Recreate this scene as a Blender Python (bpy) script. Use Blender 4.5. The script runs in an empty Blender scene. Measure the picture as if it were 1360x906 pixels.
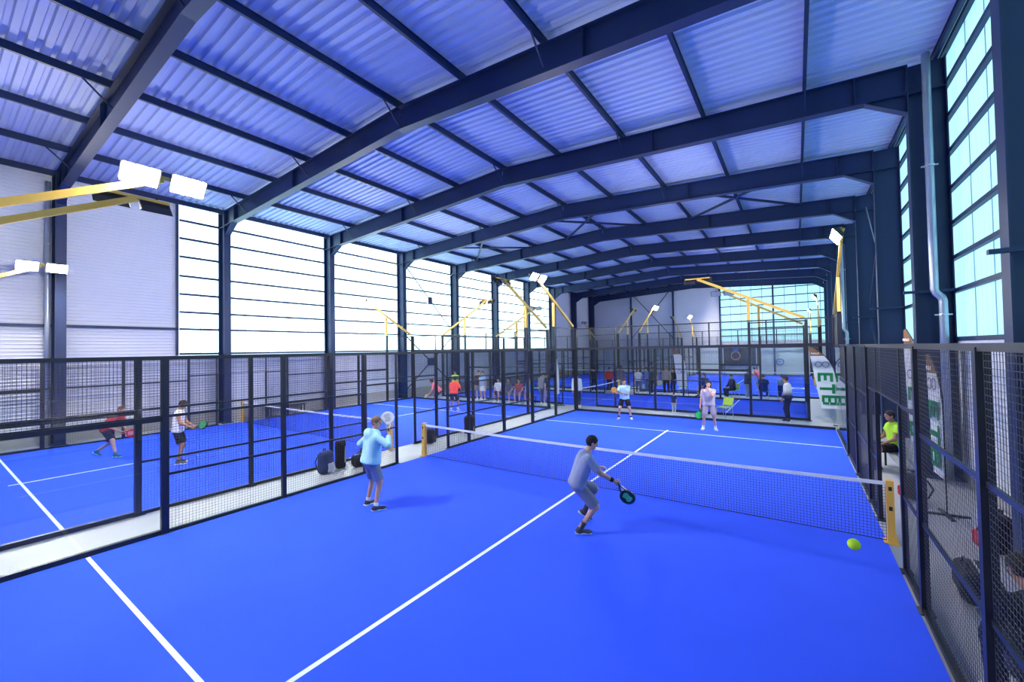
import bpy, math, random
import numpy as np
from mathutils import Vector, Matrix

random.seed(7); np.random.seed(7)
S = bpy.context.scene
COL = S.collection
R = math.radians

# ------------------------------------------------------------------ camera
cam_d = bpy.data.cameras.new('camera'); cam = bpy.data.objects.new('camera', cam_d); COL.objects.link(cam)
cam_d.sensor_width = 36.0; cam_d.lens = 549.56 * 36.0 / 1360.0; cam_d.clip_start = 0.05; cam_d.clip_end = 300
def cam_axes(yaw, pitch, roll):
    f = Vector((-math.sin(yaw) * math.cos(pitch), math.cos(yaw) * math.cos(pitch), math.sin(pitch)))
    r = Vector((math.cos(yaw), math.sin(yaw), 0)); u = r.cross(f)
    return r * math.cos(roll) + u * math.sin(roll), u * math.cos(roll) - r * math.sin(roll), f
_r, _u, _f = cam_axes(0.601842, 0.0209367, -0.0176077)
M = Matrix(((_r.x, _u.x, -_f.x, 3.93705), (_r.y, _u.y, -_f.y, -8.49513), (_r.z, _u.z, -_f.z, 3.04222), (0, 0, 0, 1)))
cam.matrix_world = M
S.camera = cam

# ------------------------------------------------------------------ sky, sun, exposure
w = bpy.data.worlds.new('World'); S.world = w; w.use_nodes = True
bg = w.node_tree.nodes['Background']
bg.inputs[0].default_value = (0.50, 0.80, 1.0, 1); bg.inputs[1].default_value = 1.3
sd = bpy.data.lights.new('sun', 'SUN'); sun = bpy.data.objects.new('sun', sd); COL.objects.link(sun)
sd.energy = 12.0; sd.angle = R(3); sd.color = (1.0, 0.96, 0.9)
sun.rotation_euler = Vector((0.80, 0.18, -0.62)).to_track_quat('-Z', 'Y').to_euler()
S.view_settings.view_transform = 'Standard'; S.view_settings.look = 'None'
S.view_settings.gamma = 1.0; S.view_settings.use_curve_mapping = False
S.view_settings.exposure = 0.66
cy = S.cycles
cy.transparent_max_bounces = 40; cy.max_bounces = 10; cy.diffuse_bounces = 5
cy.caustics_reflective = False; cy.caustics_refractive = False; cy.sample_clamp_indirect = 8
cy.use_denoising = True

# ------------------------------------------------------------------ materials
def principled(name, col, rough=0.6, metal=0.0, spec=0.4, noise=None, bump=None):
    m = bpy.data.materials.new(name); m.use_nodes = True
    nt = m.node_tree; b = nt.nodes['Principled BSDF']
    b.inputs['Base Color'].default_value = (*col, 1); b.inputs['Roughness'].default_value = rough
    b.inputs['Metallic'].default_value = metal; b.inputs['Specular IOR Level'].default_value = spec
    if noise or bump:
        tc = nt.nodes.new('ShaderNodeTexCoord')
    if noise:                       # (scale, amount)
        n = nt.nodes.new('ShaderNodeTexNoise'); n.inputs['Scale'].default_value = noise[0]; n.inputs['Detail'].default_value = 5
        mix = nt.nodes.new('ShaderNodeMix'); mix.data_type = 'RGBA'
        a = noise[1]
        mix.inputs[6].default_value = (*[c * (1 - a) for c in col], 1)
        mix.inputs[7].default_value = (*[min(1, c * (1 + a)) for c in col], 1)
        nt.links.new(tc.outputs['Object'], n.inputs['Vector']); nt.links.new(n.outputs['Fac'], mix.inputs[0])
        nt.links.new(mix.outputs[2], b.inputs['Base Color'])
    if bump:                        # (scale, strength)
        n2 = nt.nodes.new('ShaderNodeTexNoise'); n2.inputs['Scale'].default_value = bump[0]
        bp = nt.nodes.new('ShaderNodeBump'); bp.inputs['Strength'].default_value = bump[1]
        nt.links.new(tc.outputs['Object'], n2.inputs['Vector']); nt.links.new(n2.outputs['Fac'], bp.inputs['Height'])
        nt.links.new(bp.outputs['Normal'], b.inputs['Normal'])
    return m
def emission(name, col, st):
    m = bpy.data.materials.new(name); m.use_nodes = True; nt = m.node_tree; nt.nodes.clear()
    e = nt.nodes.new('ShaderNodeEmission'); e.inputs[0].default_value = (*col, 1); e.inputs[1].default_value = st
    o = nt.nodes.new('ShaderNodeOutputMaterial'); nt.links.new(e.outputs[0], o.inputs[0]); return m
def glass_mat():
    m = bpy.data.materials.new('clear_glass'); m.use_nodes = True; nt = m.node_tree; nt.nodes.clear()
    t = nt.nodes.new('ShaderNodeBsdfTransparent'); t.inputs[0].default_value = (0.94, 0.965, 0.965, 1)
    g = nt.nodes.new('ShaderNodeBsdfGlossy'); g.inputs['Roughness'].default_value = 0.0
    lw = nt.nodes.new('ShaderNodeLayerWeight'); lw.inputs[0].default_value = 0.5
    pw = nt.nodes.new('ShaderNodeMath'); pw.operation = 'POWER'; pw.inputs[1].default_value = 5.0
    fr = nt.nodes.new('ShaderNodeMath'); fr.operation = 'MULTIPLY_ADD'; fr.inputs[1].default_value = 0.9; fr.inputs[2].default_value = 0.03
    nt.links.new(lw.outputs['Facing'], pw.inputs[0]); nt.links.new(pw.outputs[0], fr.inputs[0])
    mx = nt.nodes.new('ShaderNodeMixShader'); o = nt.nodes.new('ShaderNodeOutputMaterial')
    nt.links.new(fr.outputs[0], mx.inputs[0]); nt.links.new(t.outputs[0], mx.inputs[1]); nt.links.new(g.outputs[0], mx.inputs[2])
    nt.links.new(mx.outputs[0], o.inputs[0]); return m
def translucent_mat():
    m = bpy.data.materials.new('polycarbonate_sheet'); m.use_nodes = True; nt = m.node_tree; nt.nodes.clear()
    t = nt.nodes.new('ShaderNodeBsdfTranslucent'); t.inputs[0].default_value = (0.66, 0.95, 0.96, 1)
    d = nt.nodes.new('ShaderNodeBsdfDiffuse'); d.inputs[0].default_value = (0.75, 0.85, 0.88, 1)
    mx = nt.nodes.new('ShaderNodeMixShader'); mx.inputs[0].default_value = 0.2; o = nt.nodes.new('ShaderNodeOutputMaterial')
    nt.links.new(t.outputs[0], mx.inputs[1]); nt.links.new(d.outputs[0], mx.inputs[2]); nt.links.new(mx.outputs[0], o.inputs[0]); return m
def ombre_mat():
    m = principled('ombre_knit', (0.6, 0.6, 0.62), 0.9); nt = m.node_tree
    tc = nt.nodes.new('ShaderNodeTexCoord'); sp = nt.nodes.new('ShaderNodeSeparateXYZ'); cr = nt.nodes.new('ShaderNodeValToRGB')
    mr = nt.nodes.new('ShaderNodeMapRange'); mr.inputs[1].default_value = 0.95; mr.inputs[2].default_value = 1.4
    cr.color_ramp.elements[0].color = (0.02, 0.02, 0.04, 1); cr.color_ramp.elements[1].color = (0.75, 0.75, 0.78, 1)
    cr.color_ramp.elements[0].position = 0.15; cr.color_ramp.elements[1].position = 0.7
    nt.links.new(tc.outputs['Object'], sp.inputs[0]); nt.links.new(sp.outputs[2], mr.inputs[0]); nt.links.new(mr.outputs[0], cr.inputs[0])
    nt.links.new(cr.outputs[0], nt.nodes['Principled BSDF'].inputs['Base Color']); return m

MT = dict(
    turf=principled('blue_turf', (0.032, 0.105, 0.93), 0.85, spec=0.15, noise=(1.2, 0.06), bump=(900, 0.25)),
    line=principled('white_line', (0.85, 0.88, 0.9), 0.8, spec=0.2),
    concrete=principled('concrete', (0.40, 0.42, 0.45), 0.45, spec=0.4, noise=(1.7, 0.12)),
    plinth=principled('concrete_plinth', (0.42, 0.40, 0.39), 0.9, noise=(2.5, 0.15)),
    steel=principled('blue_grey_steel', (0.006, 0.020, 0.080), 0.5, spec=0.5, noise=(3, 0.12)),
    black=principled('black_coated_steel', (0.010, 0.012, 0.022), 0.4, spec=0.5),
    wire=principled('coated_wire', (0.040, 0.043, 0.058), 0.3, spec=0.5),
    galv=principled('galvanised_steel', (0.5, 0.52, 0.56), 0.4, metal=0.7, noise=(9, 0.15)),
    sheet=principled('roof_sheet_metal', (0.46, 0.53, 0.80), 0.55, metal=0.0, spec=0.35, noise=(0.8, 0.05)),
    clad=principled('white_cladding', (0.68, 0.69, 0.76), 0.6, spec=0.3, noise=(0.6, 0.04)),
    yellow=principled('yellow_paint', (0.85, 0.50, 0.09), 0.45, noise=(4, 0.05)),
    lampbody=principled('lamp_body', (0.03, 0.028, 0.03), 0.5),
    lamp=emission('floodlight_glow', (1.0, 0.96, 0.90), 420.0),
    lampoff=principled('lamp_lens', (0.45, 0.48, 0.52), 0.15, spec=0.7),
    glass=glass_mat(), poly=translucent_mat(), ombre=ombre_mat(),
    tape=principled('net_tape', (0.88, 0.9, 0.92), 0.7), netcord=principled('net_cord', (0.015, 0.02, 0.06), 0.8),
    bolt=principled('bolt', (0.7, 0.7, 0.72), 0.3, metal=0.9),
    ball=principled('ball_felt', (0.55, 0.85, 0.03), 0.9),
    pipe=principled('zinc_pipe', (0.42, 0.47, 0.56), 0.35, metal=0.5, noise=(6, 0.1)),
)
_mc = {}
def cm(col, rough=0.85, spec=0.25):
    k = (tuple(col), rough)
    if k not in _mc: _mc[k] = principled('cloth_%02d' % len(_mc), col, rough, spec=spec, noise=(14, 0.08))
    return _mc[k]

# ------------------------------------------------------------------ mesh helpers
class MB:
    def __init__(s): s.v = []; s.f = []
    def add(s, vs, fs):
        o = len(s.v); s.v += [tuple(v) for v in vs]; s.f += [tuple(i + o for i in f) for f in fs]; return s
    def box(s, x0, x1, y0, y1, z0, z1):
        return s.add([(x0,y0,z0),(x1,y0,z0),(x1,y1,z0),(x0,y1,z0),(x0,y0,z1),(x1,y0,z1),(x1,y1,z1),(x0,y1,z1)],
                     [(0,3,2,1),(4,5,6,7),(0,1,5,4),(1,2,6,5),(2,3,7,6),(3,0,4,7)])
    def beam(s, p, q, w, h, up=(0,0,1)):
        p = Vector(p); q = Vector(q); d = (q - p).normalized(); u = Vector(up); a = d.cross(u)
        if a.length < 1e-4: a = d.cross(Vector((1, 0, 0)))
        a.normalize(); b = a.cross(d).normalized(); a *= w / 2; b *= h / 2
        vs = [p - a - b, p + a - b, p + a + b, p - a + b, q - a - b, q + a - b, q + a + b, q - a + b]
        return s.add(vs, [(0,1,2,3),(7,6,5,4),(0,4,5,1),(1,5,6,2),(2,6,7,3),(3,7,4,0)])
    def tube(s, pts, r, n=8, caps=True):
        pts = [Vector(p) for p in pts]; rings = []
        rr = r if isinstance(r, (list, tuple)) else [r] * len(pts)
        prev = None
        for i, p in enumerate(pts):
            d = (pts[min(i + 1, len(pts) - 1)] - pts[max(i - 1, 0)]).normalized()
            ref = prev if prev is not None else (Vector((0, 0, 1)) if abs(d.z) < 0.9 else Vector((1, 0, 0)))
            a = (ref - d * ref.dot(d)).normalized(); prev = a; b = d.cross(a)
            rings.append([p + (a * math.cos(2 * math.pi * k / n) + b * math.sin(2 * math.pi * k / n)) * rr[i] for k in range(n)])
        vs = [v for rg in rings for v in rg]; fs = []
        for i in range(len(pts) - 1):
            for k in range(n):
                fs.append((i*n+k, i*n+(k+1)%n, (i+1)*n+(k+1)%n, (i+1)*n+k))
        if caps: fs += [tuple(range(n))[::-1], tuple((len(pts)-1)*n + k for k in range(n))]
        return s.add(vs, fs)
    def ibeam(s, p, q, depth, width, tf=0.022, tw=0.014, updir=(0,0,1)):
        p = Vector(p); q = Vector(q); d = (q - p).normalized(); u = Vector(updir); u = (u - d * u.dot(d)).normalized()
        o = u * (depth / 2 - tf / 2)
        s.beam(p + o, q + o, width, tf, u); s.beam(p - o, q - o, width, tf, u); s.beam(p, q, tw, depth - 2 * tf, u); return s
    def prism(s, poly, axis, a, b):
        # poly of 2-D points; axis 0/1/2 is the extrusion axis
        def mk(p, t):
            return {0: (t, p[0], p[1]), 1: (p[0], t, p[1]), 2: (p[0], p[1], t)}[axis]
        n = len(poly); vs = [mk(p, a) for p in poly] + [mk(p, b) for p in poly]
        fs = [tuple(range(n))[::-1], tuple(range(n, 2*n))] + [(i, (i+1)%n, n+(i+1)%n, n+i) for i in range(n)]
        return s.add(vs, fs)
    def mesh(s, name, mat, smooth=False):
        me = bpy.data.meshes.new(name); me.from_pydata(s.v, [], s.f); me.validate()
        me.materials.append(mat)
        if smooth: me.polygons.foreach_set('use_smooth', [True] * len(me.polygons))
        me.update(); return me
    def obj(s, name, mat, parent=None, smooth=False, **kw):
        return link(name, s.mesh(name, mat, smooth), parent, **kw)
def link(name, me, parent=None, loc=(0,0,0), rot=(0,0,0), kind=None, label=None, cat=None, group=None):
    o = bpy.data.objects.new(name, me); COL.objects.link(o); o.location = loc; o.rotation_euler = rot
    if parent: o.parent = parent
    if kind: o['kind'] = kind
    if label: o['label'] = label
    if cat: o['category'] = cat
    if group: o['group'] = group
    return o
def empty(name, loc=(0,0,0), rotz=0, **kw):
    return link(name, None, None, loc, (0, 0, rotz), **kw)

# ------------------------------------------------------------------ dimensions of the hall
FY = [-5.55 + 5.1 * k for k in range(-2, 10)]          # frame centre lines
Y0, Y1 = FY[0] - 0.2, 41.0
XL, XR, XC = -17.75, 6.95, -5.4                          # wall planes, ridge
def ztop(x): return 10.12 - 0.055 * abs(x - XC)          # top of rafters
DEP = 0.68
GIRTS = [9.60, 8.84, 8.07, 7.28, 6.45, 5.67, 4.90, 4.17, 3.11]

# floor
fl = MB().box(XL - .2, XR + .2, Y0 - .2, Y1 + .2, -0.25, 0.0).obj('floor', MT['concrete'], kind='structure', label='light grey concrete floor slab between the blue courts', cat='floor')

# roof: purlins and ribbed sheets
ceil = empty('ceiling', (0, 0, 0), kind='structure', label='ribbed pale metal roof on dark purlins over the hall', cat='roof')
PX = [XC + 2.42 * k for k in range(-5, 6)]
pm = MB()
for (a, b, c, d) in ((-.035, .035, 0, .012), (-.006, .006, .012, .188), (-.035, .035, .188, .2)):
    pm.box(a, b, Y0, Y1, c, d)
pm = pm.mesh('purlin', MT['steel'])
for x in PX: link('purlin', pm, ceil, (x, 0, ztop(x)))
bay = 5.1; nr = 20
for side in (-1, 1):
    me = MB(); vs = []; fs = []
    x_len = 2.42; dz = -0.055 * 2.42
    prof = []
    for i in range(nr):
        y = i * bay / nr
        prof += [(y, 0), (y + .12, 0), (y + .15, .06), (y + .225, .06)]
    prof.append((bay, 0))
    for (y, z) in prof: vs += [(0, y, z), (side * x_len, y, z + dz)]
    fs = [(2*i, 2*i+2, 2*i+3, 2*i+1) for i in range(len(prof) - 1)]
    me.add(vs, fs); sm = me.mesh('roof_sheet', MT['sheet'])
    for j in range(5):
        x = XC + side * 2.42 * j
        for k in range(11): link('roof_sheet', sm, ceil, (x, FY[k], ztop(x) + .2))
# eave and gable closing strips, outer roof skin against daylight
MB().prism([(XL - .3, ztop(XL) + .30), (XC, ztop(XC) + .36), (XR + .3, ztop(XR) + .30), (XR + .3, ztop(XR) + .34), (XC, ztop(XC) + .40), (XL - .3, ztop(XL) + .34)], 1, Y0 - .3, Y1 + .3).obj('roof_insulation', MT['clad'], ceil)
# small knee braces under purlins
kb = MB()
for y in FY[1:]:
    for x in PX[1:-1:2]:
        kb.beam((x, y - .62, ztop(x) + .02), (x, y - .06, ztop(x) - .5), .035, .035)
kb.obj('purlin_brace', MT['steel'], ceil, kind='stuff')

# portal frames
def portal(y, lab):
    r = empty('portal_frame', (0, y, 0), kind='structure', label=lab, cat='steel frame')
    xl0, xl1, xr0, xr1 = -17.6, -17.0, 6.2, 6.85
    for (a, b) in ((xl0, xl1), (xr0, xr1)):
        x = (a + b) / 2; m = MB(); m.ibeam((x, 0, 0), (x, 0, ztop(x) - .0), b - a, .28, .02, .014, (1, 0, 0))
        for z in (ztop(x) - DEP, ):
            m.box(a + .02, b - .02, -.13, .13, z - .012, z + .012)
        m.box(a - .06, b + .06, -.2, .2, 0, .025)
        m.obj('column', MT['steel'], r)
    for (x0, sgn) in ((xl1, 1), (xr0, -1)):
        m = MB(); p = Vector((x0, 0, ztop(x0) - DEP / 2)); q = Vector((XC, 0, ztop(XC) - DEP / 2))
        m.ibeam(p, q, DEP, .26, .02, .012, (0, 0, 1))
        for t in (0.08, 0.5): # stiffeners
            c = p.lerp(q, t); m.box(c.x - .008, c.x + .008, -.12, .12, c.z - DEP / 2 + .02, c.z + DEP / 2 - .02)
        m.obj('rafter', MT['steel'], r)
        h = MB(); zb = ztop(x0) - DEP
        h.prism([(x0, zb + .01), (x0 + sgn * .75, zb + .01 + .04), (x0, zb - .42)][::sgn], 1, -.008, .008)
        h.beam((x0, 0, zb - .42), (x0 + sgn * .75, 0, zb + .04), .22, .02, (0, 0, 1))
        h.obj('haunch', MT['steel'], r)
    MB().box(6.0, 6.95, -.22, -.14, 4.16, 4.22).obj('bracket', MT['steel'], r)
    return r
flabs = ['frame standing against the plain near end wall', 'frame set behind the near court end', 'frame carrying the nearest left column beside the white cladding',
         'frame next after the white cladding panel', 'frame with the offset rainwater pipe on its column', 'frame on the near side of the wall bracing',
         'frame on the far side of the wall bracing', 'sixth frame counted from the white cladding', 'frame above the crowd aisle', 'frame where the left glazing ends', 'last full frame before the gable', 'frame at the gable wall']
for k, y in enumerate(FY): portal(y, 'dark blue steel portal ' + flabs[k])

# walls
def cladding(name, y0, y1, z0, z1, x, sgn, lab, mat='clad', pitch=0.125):
    """horizontally ribbed steel cladding in a plane x = const"""
    m = MB(); prof = []; z = z0
    while z < z1 - 1e-6:
        zz = min(z + pitch, z1); prof += [(0, z), (0, z + (zz - z) * .62), (.018, z + (zz - z) * .72), (.018, z + (zz - z) * .92)]; z = zz
    prof.append((0, z1)); vs = []
    for (d, z) in prof: vs += [(x + sgn * d, y0, z), (x + sgn * d, y1, z)]
    m.add(vs, [(2*i, 2*i+1, 2*i+3, 2*i+2) for i in range(len(prof) - 1)])
    m.box(min(x - sgn * .12, x - sgn * .02), max(x - sgn * .12, x - sgn * .02), y0, y1, z0, z1)
    return m.obj(name, MT[mat])
WT = 9.95
wl = empty('wall_left', kind='structure', label='white ribbed cladding on the long wall behind the mesh fences', cat='wall')
for (a, b, c, d) in ((Y0, -2.05, .55, WT), (-2.05, 30.05, .55, 3.05), (30.05, Y1, .55, WT)):
    o = cladding('cladding', a, b, c, d, XL, 1, ''); o.parent = wl
MB().box(XL - .15, XL + .05, Y0, Y1, 0, .55).obj('plinth', MT['plinth'], wl)
gm = MB().box(XL + .02, XL + .12, Y0, -2.05, 4.12, 4.22).box(XL + .02, XL + .12, -2.12, -2.04, 3.05, WT).box(XL + .02, XL + .12, 30.02, 30.1, 3.05, WT)
gm.obj('girt', MT['steel'], wl)
wr = empty('wall_right', kind='structure', label='pale ribbed cladding low on the wall beside the nearest windows', cat='wall')
o = cladding('cladding', Y0, Y1, .3, 3.05, XR, -1, ''); o.parent = wr
MB().box(XR - .05, XR + .15, Y0, Y1, 0, .3).obj('plinth', MT['plinth'], wr)
MB().box(XR - .10, XR + .02, Y0, Y1, 3.0, 3.07).obj('sill', MT['clad'], wr)
wb = empty('wall_back', kind='structure', label='pale gable wall behind the far courts with dark posts and braces', cat='wall')
def gcl(x0, x1, z0, z1):
    m = MB(); prof = []; z = z0
    while z < z1 - 1e-6:
        zz = min(z + .25, z1); prof += [(0, z), (0, z + (zz - z) * .75), (.02, z + (zz - z) * .8), (.02, z + (zz - z) * .95)]; z = zz
    prof.append((0, z1)); vs = []
    for (d, z) in prof: vs += [(x0, Y1 - d, z), (x1, Y1 - d, z)]
    m.add(vs, [(2*i, 2*i+2, 2*i+3, 2*i+1) for i in range(len(prof) - 1)])
    m.box(x0, x1, Y1 + .02, Y1 + .12, z0, z1); m.obj('cladding', MT['clad'], wb)
gcl(XL, -2.75, 0, 10.4); gcl(-2.75, XR, 0, 3.5)
GP = [-17.3, -12.44, -7.57, -2.75, 2.1]
for x in GP:
    MB().ibeam((x, Y1 - .12, 0), (x, Y1 - .12, ztop(x)), .2, .16, .012, .01, (0, 1, 0)).obj('gable_post', MT['steel'], wb)
bx = MB()
for (p, q) in (((-12.44, 4.0), (-7.57, 9.9)), ((-12.44, 9.7), (-7.57, 4.0))): bx.beam((p[0], Y1 - .25, p[1]), (q[0], Y1 - .25, q[1]), .07, .07)
bx.obj('gable_brace', MT['steel'], wb)
gb = MB().beam((-17.5, Y1 - .12, ztop(-17.5) - .1), (XC, Y1 - .12, ztop(XC) - .1), .16, .2).beam((XC, Y1 - .12, ztop(XC) - .1), (XR, Y1 - .12, ztop(XR) - .1), .16, .2)
gb.obj('gable_rafter', MT['steel'], wb)
wf = MB().box(XL, XR, Y0 - .15, Y0, 0, 10.3).obj('wall_front', MT['clad'], kind='structure', label='plain white wall closing the near end of the hall', cat='wall')

# windows: translucent ribbed sheets behind dark girts
wn = [0]
def ribbed(w, h, axis):
    """single folded translucent sheet, w along y (axis 1) or x (axis 0)"""
    m = MB(); n = 4; prof = []
    for i in range(n):
        a = i * w / n; prof += [(a, 0), (a + w / n * .8, 0), (a + w / n * .86, .012), (a + w / n * .94, .012)]
    prof.append((w, 0)); vs = []
    for (s, d) in prof:
        p = (d, s) if axis == 1 else (s, d)
        vs += [(p[0], p[1], 0), (p[0], p[1], h)]
    m.add(vs, [(2*i, 2*i+2, 2*i+3, 2*i+1) for i in range(len(prof) - 1)])
    return m.mesh('pane', MT['poly'])
_rb = {}
def window_side(x, sgn, y0, y1, lab, z0=3.1, z1=9.75):
    wn[0] += 1
    r = empty('window_%d' % wn[0], (x, y0, 0), kind='structure', label=lab, cat='window')
    n = max(1, round((y1 - y0) / 1.02)); pw = (y1 - y0) / n
    k = (round(pw, 3), 1)
    if k not in _rb: _rb[k] = ribbed(pw - .012, z1 - z0, 1)
    for i in range(n): link('pane', _rb[k], r, (0, i * pw + .006, z0), (0, 0, 0))
    gk = ('g', round(y1 - y0, 3), sgn)
    if gk not in _rb: _rb[gk] = MB().box(min(sgn * .03, sgn * .12), max(sgn * .03, sgn * .12), 0, y1 - y0, -.045, .045).mesh('girt', MT['steel'])
    for z in GIRTS: link('girt', _rb[gk], r, (0, 0, z))
    jk = ('j', sgn)
    if jk not in _rb: _rb[jk] = MB().box(min(0, sgn * .012), max(0, sgn * .012), -.012, .012, z0, z1).mesh('joint_strip', principled('joint_strip', (0.35, 0.5, 0.55), .6))
    for i in range(1, n): link('joint_strip', _rb[jk], r, (sgn * .012, i * pw, 0))
    return r
ll = ['narrow translucent window strip beside the white cladding', 'tall translucent window bay on the column after the cladding', 'tall translucent window bay before the wall bracing',
      'tall translucent window bay crossed by thin wall bracing', 'tall translucent window bay just past the wall bracing', 'tall translucent window bay behind the paired flood arms',
      'tall translucent window bay second from the far blank cladding', 'tall translucent window bay next to the far blank cladding']
edges = [-2.0] + FY[3:10]
for i in range(len(edges) - 1): window_side(XL + .0, 1, edges[i], edges[i + 1], ll[i])
rl = ['pale cyan window bay behind the near end of the mesh fence', 'pale cyan window bay ahead of the nearest column', 'large pale cyan window bay beside the offset rainwater pipe', 'pale cyan window bay hidden past the rainwater pipe column',
      'pale cyan window bay with bracing inside', 'pale cyan window bay past the bracing', 'pale cyan window bay of the seventh column', 'pale cyan window bay of the eighth column', 'pale cyan window bay of the ninth column', 'pale cyan window bay of the tenth column', 'pale cyan window bay next to the gable']
for k in range(11): window_side(XR, -1, FY[k], FY[k + 1] if k < 10 else FY[k + 1], rl[k])
def window_gable(x0, x1, lab):
    wn[0] += 1; r = empty('window_%d' % wn[0], (x0, Y1 - .0, 0), kind='structure', label=lab, cat='window')
    n = 5; pw = (x1 - x0) / n
    me = ribbed(pw - .02, 6.45, 0)
    for i in range(n): link('pane', me, r, (i * pw + .01, 0, 3.45))
    g = MB().box(0, x1 - x0, -.13, -.04, -.045, .045).mesh('girt', MT['steel'])
    for z in (9.5, 8.82, 8.0, 7.19, 6.36, 5.57, 4.8, 4.1): link('girt', g, r, (0, 0, z))
    jm = MB().box(-.03, .03, -.03, .0, 3.45, 9.9).mesh('joint_strip', MT['pipe'])
    for i in range(1, n): link('joint_strip', jm, r, (i * pw, 0, 0))
window_gable(-2.7, 2.1, 'translucent gable window beside the blank cladding'); window_gable(2.1, 6.9, 'translucent gable window in the wall corner')
# gable top closing above the window
MB().prism([(-2.75, 9.9), (XR, 9.9), (XR, 10.3), (-2.75, 10.4)], 1, Y1, Y1 + .1).obj('gable_cap', MT['clad'], wb)

# wall bracing, brackets, rainwater pipes
def bracing(x, y0, y1, lab):
    r = empty('wall_brace', (x, y0, 0), label=lab, cat='brace'); d = y1 - y0
    MB().beam((0, .15, 8.9), (0, d - .15, 4.35), .05, .05).obj('rod', MT['steel'], r)
    MB().beam((0, .15, 4.35), (0, d - .15, 8.9), .03, .03).obj('rod', MT['galv'], r)
    MB().beam((0, .15, 4.2), (0, d - .15, .4), .06, .06).obj('rod', MT['steel'], r)
    MB().beam((0, .15, .4), (0, d - .15, 4.2), .05, .05).obj('rod', MT['steel'], r)
    MB().box(-.03, .03, d / 2 - .18, d / 2 + .18, 6.42, 6.85).obj('gusset_plate', MT['steel'], r)
    MB().prism([(d/2 - .3, 2.05), (d/2 + .3, 2.05), (d/2 + .3, 2.55), (d/2 - .3, 2.55)], 0, -.03, .03).obj('gusset_plate', MT['steel'], r)
    return r
bracing(-17.3, FY[5], FY[6], 'crossed steel rods with a square plate against the glazing')
bracing(6.55, FY[5], FY[6], 'crossed steel rods between columns beside the mesh fence')
rb = empty('roof_brace', (0, 0, 0), label='diagonal steel angles crossing under the roof sheets', cat='brace')
for (a, b) in ((PX[1], PX[3]), (PX[4], PX[6]), (PX[7], PX[9])):
    for (p, q) in (((a, FY[5]), (b, FY[6])), ((b, FY[5]), (a, FY[6]))):
        MB().beam((p[0], p[1], ztop(p[0]) - .08), (q[0], q[1], ztop(q[0]) - .08), .09, .09).obj('brace_angle', MT['steel'], rb)
def pipe(x, y, zt, kinkz, lab, kink=.13):
    r = empty('rainwater_pipe', (x, y, 0), label=lab, cat='pipe')
    MB().tube([(0, 0, zt), (0, 0, kinkz + .12), (.02, 0, kinkz + .04), (kink - .02, 0, kinkz - .06), (kink, 0, kinkz - .14), (kink, 0, 0.02)], .075, 14).obj('pipe', MT['pipe'], r, smooth=True)
    for z in (7.0, kinkz - .45): 
        xo = 0 if z > kinkz else kink
        MB().tube([(xo, 0, z - .02), (xo, 0, z + .02)], .088, 14).box(xo - .14, xo + .14, -.012, .012, z - .015, z + .015).obj('clamp', MT['galv'], r)
pipe(6.50, FY[4] - .24, 9.55, 4.1, 'thick grey rainwater pipe with an offset bend on the second column')
pipe(6.05, FY[7] - .24, 9.3, 3.75, 'slim grey rainwater pipe beside the lit floodlight arm', .12)
pipe(-17.45, FY[2] - .25, 9.2, 5.9, 'grey rainwater pipe on the column by the white cladding', .0)
# ------------------------------------------------------------------ courts
def turf(x0, x1, y0, y1, lines, lab):
    r = MB().box(x0, x1, y0, y1, 0.0, .012).obj('court_turf', MT['turf'], kind='structure', label=lab, cat='court')
    for (a, b, c, d) in lines: MB().box(a, b, c, d, .012, .0145).obj('court_line', MT['line'], r)
def ylines(xc, yc, hw=4.97):
    return [(xc - hw, xc + hw, yc + s * 6.95 - .025, yc + s * 6.95 + .025) for s in (-1, 1)] + [(xc - .03, xc + .03, yc - 7.15, yc - .0), (xc - .03, xc + .03, yc, yc + 7.15)]
XA, XB = 0.0, -11.6
turf(-5, 5, -10, 10, ylines(0, 0), 'bright blue court surface where the man in the light blue hoodie plays')
turf(XB - 5, XB + 5, -10, 10, ylines(XB, 0), 'bright blue court surface under the runner in a red shirt')
CX0, CX1, CXC, CY0, CY1 = -15.72, 4.28, -5.72, 11.85, 17.85
turf(CX0, CX1, CY0, CY1, [(CXC + s * 6.95 - .025, CXC + s * 6.95 + .025, CY0, CY1) for s in (-1, 1)] + [(CX0 + 3, CX1 - 3, 14.82, 14.88)], 'narrow blue court surface crosswise behind the glass wall')
DY0, DY1, DYC = 20.2, 40.2, 30.2
turf(-5, 5, DY0, DY1, ylines(0, DYC), 'far blue court surface in front of the dark sponsor board')
turf(XB - 5, XB + 5, DY0, DY1, ylines(XB, DYC), 'far blue court surface behind the crowd with the red shirt')

# fences --------------------------------------------------------------
_fc = {}
def wire_panel(w, h, p=.05, t=.0042):
    k = (round(w, 3), round(h, 3), p)
    if k in _fc: return _fc[k]
    m = MB(); r = t / 2; vs = []; fs = []
    def bar(x0, x1, z0, z1, vert, y):
        o = len(vs)
        if vert: q = [(x0, y - r), (x0 + r, y), (x0, y + r), (x0 - r, y)]; vs.extend([(a, b, z0) for a, b in q] + [(a, b, z1) for a, b in q])
        else: q = [(y - r, z0), (y, z0 + r), (y + r, z0), (y, z0 - r)]; vs.extend([(x0, a, b) for a, b in q] + [(x1, a, b) for a, b in q])
        fs.extend([(o + i, o + (i + 1) % 4, o + 4 + (i + 1) % 4, o + 4 + i) for i in range(4)])
    n = int(round(w / p))
    for i in range(1, n): bar(i * w / n, 0, 0, h, True, 0)
    n = int(round(h / p))
    for i in range(1, n): bar(0, w, i * h / n, 0, False, -t)
    m.add(vs, fs); _fc[k] = m.mesh('wire_mesh', MT['wire']); return _fc[k]
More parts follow.
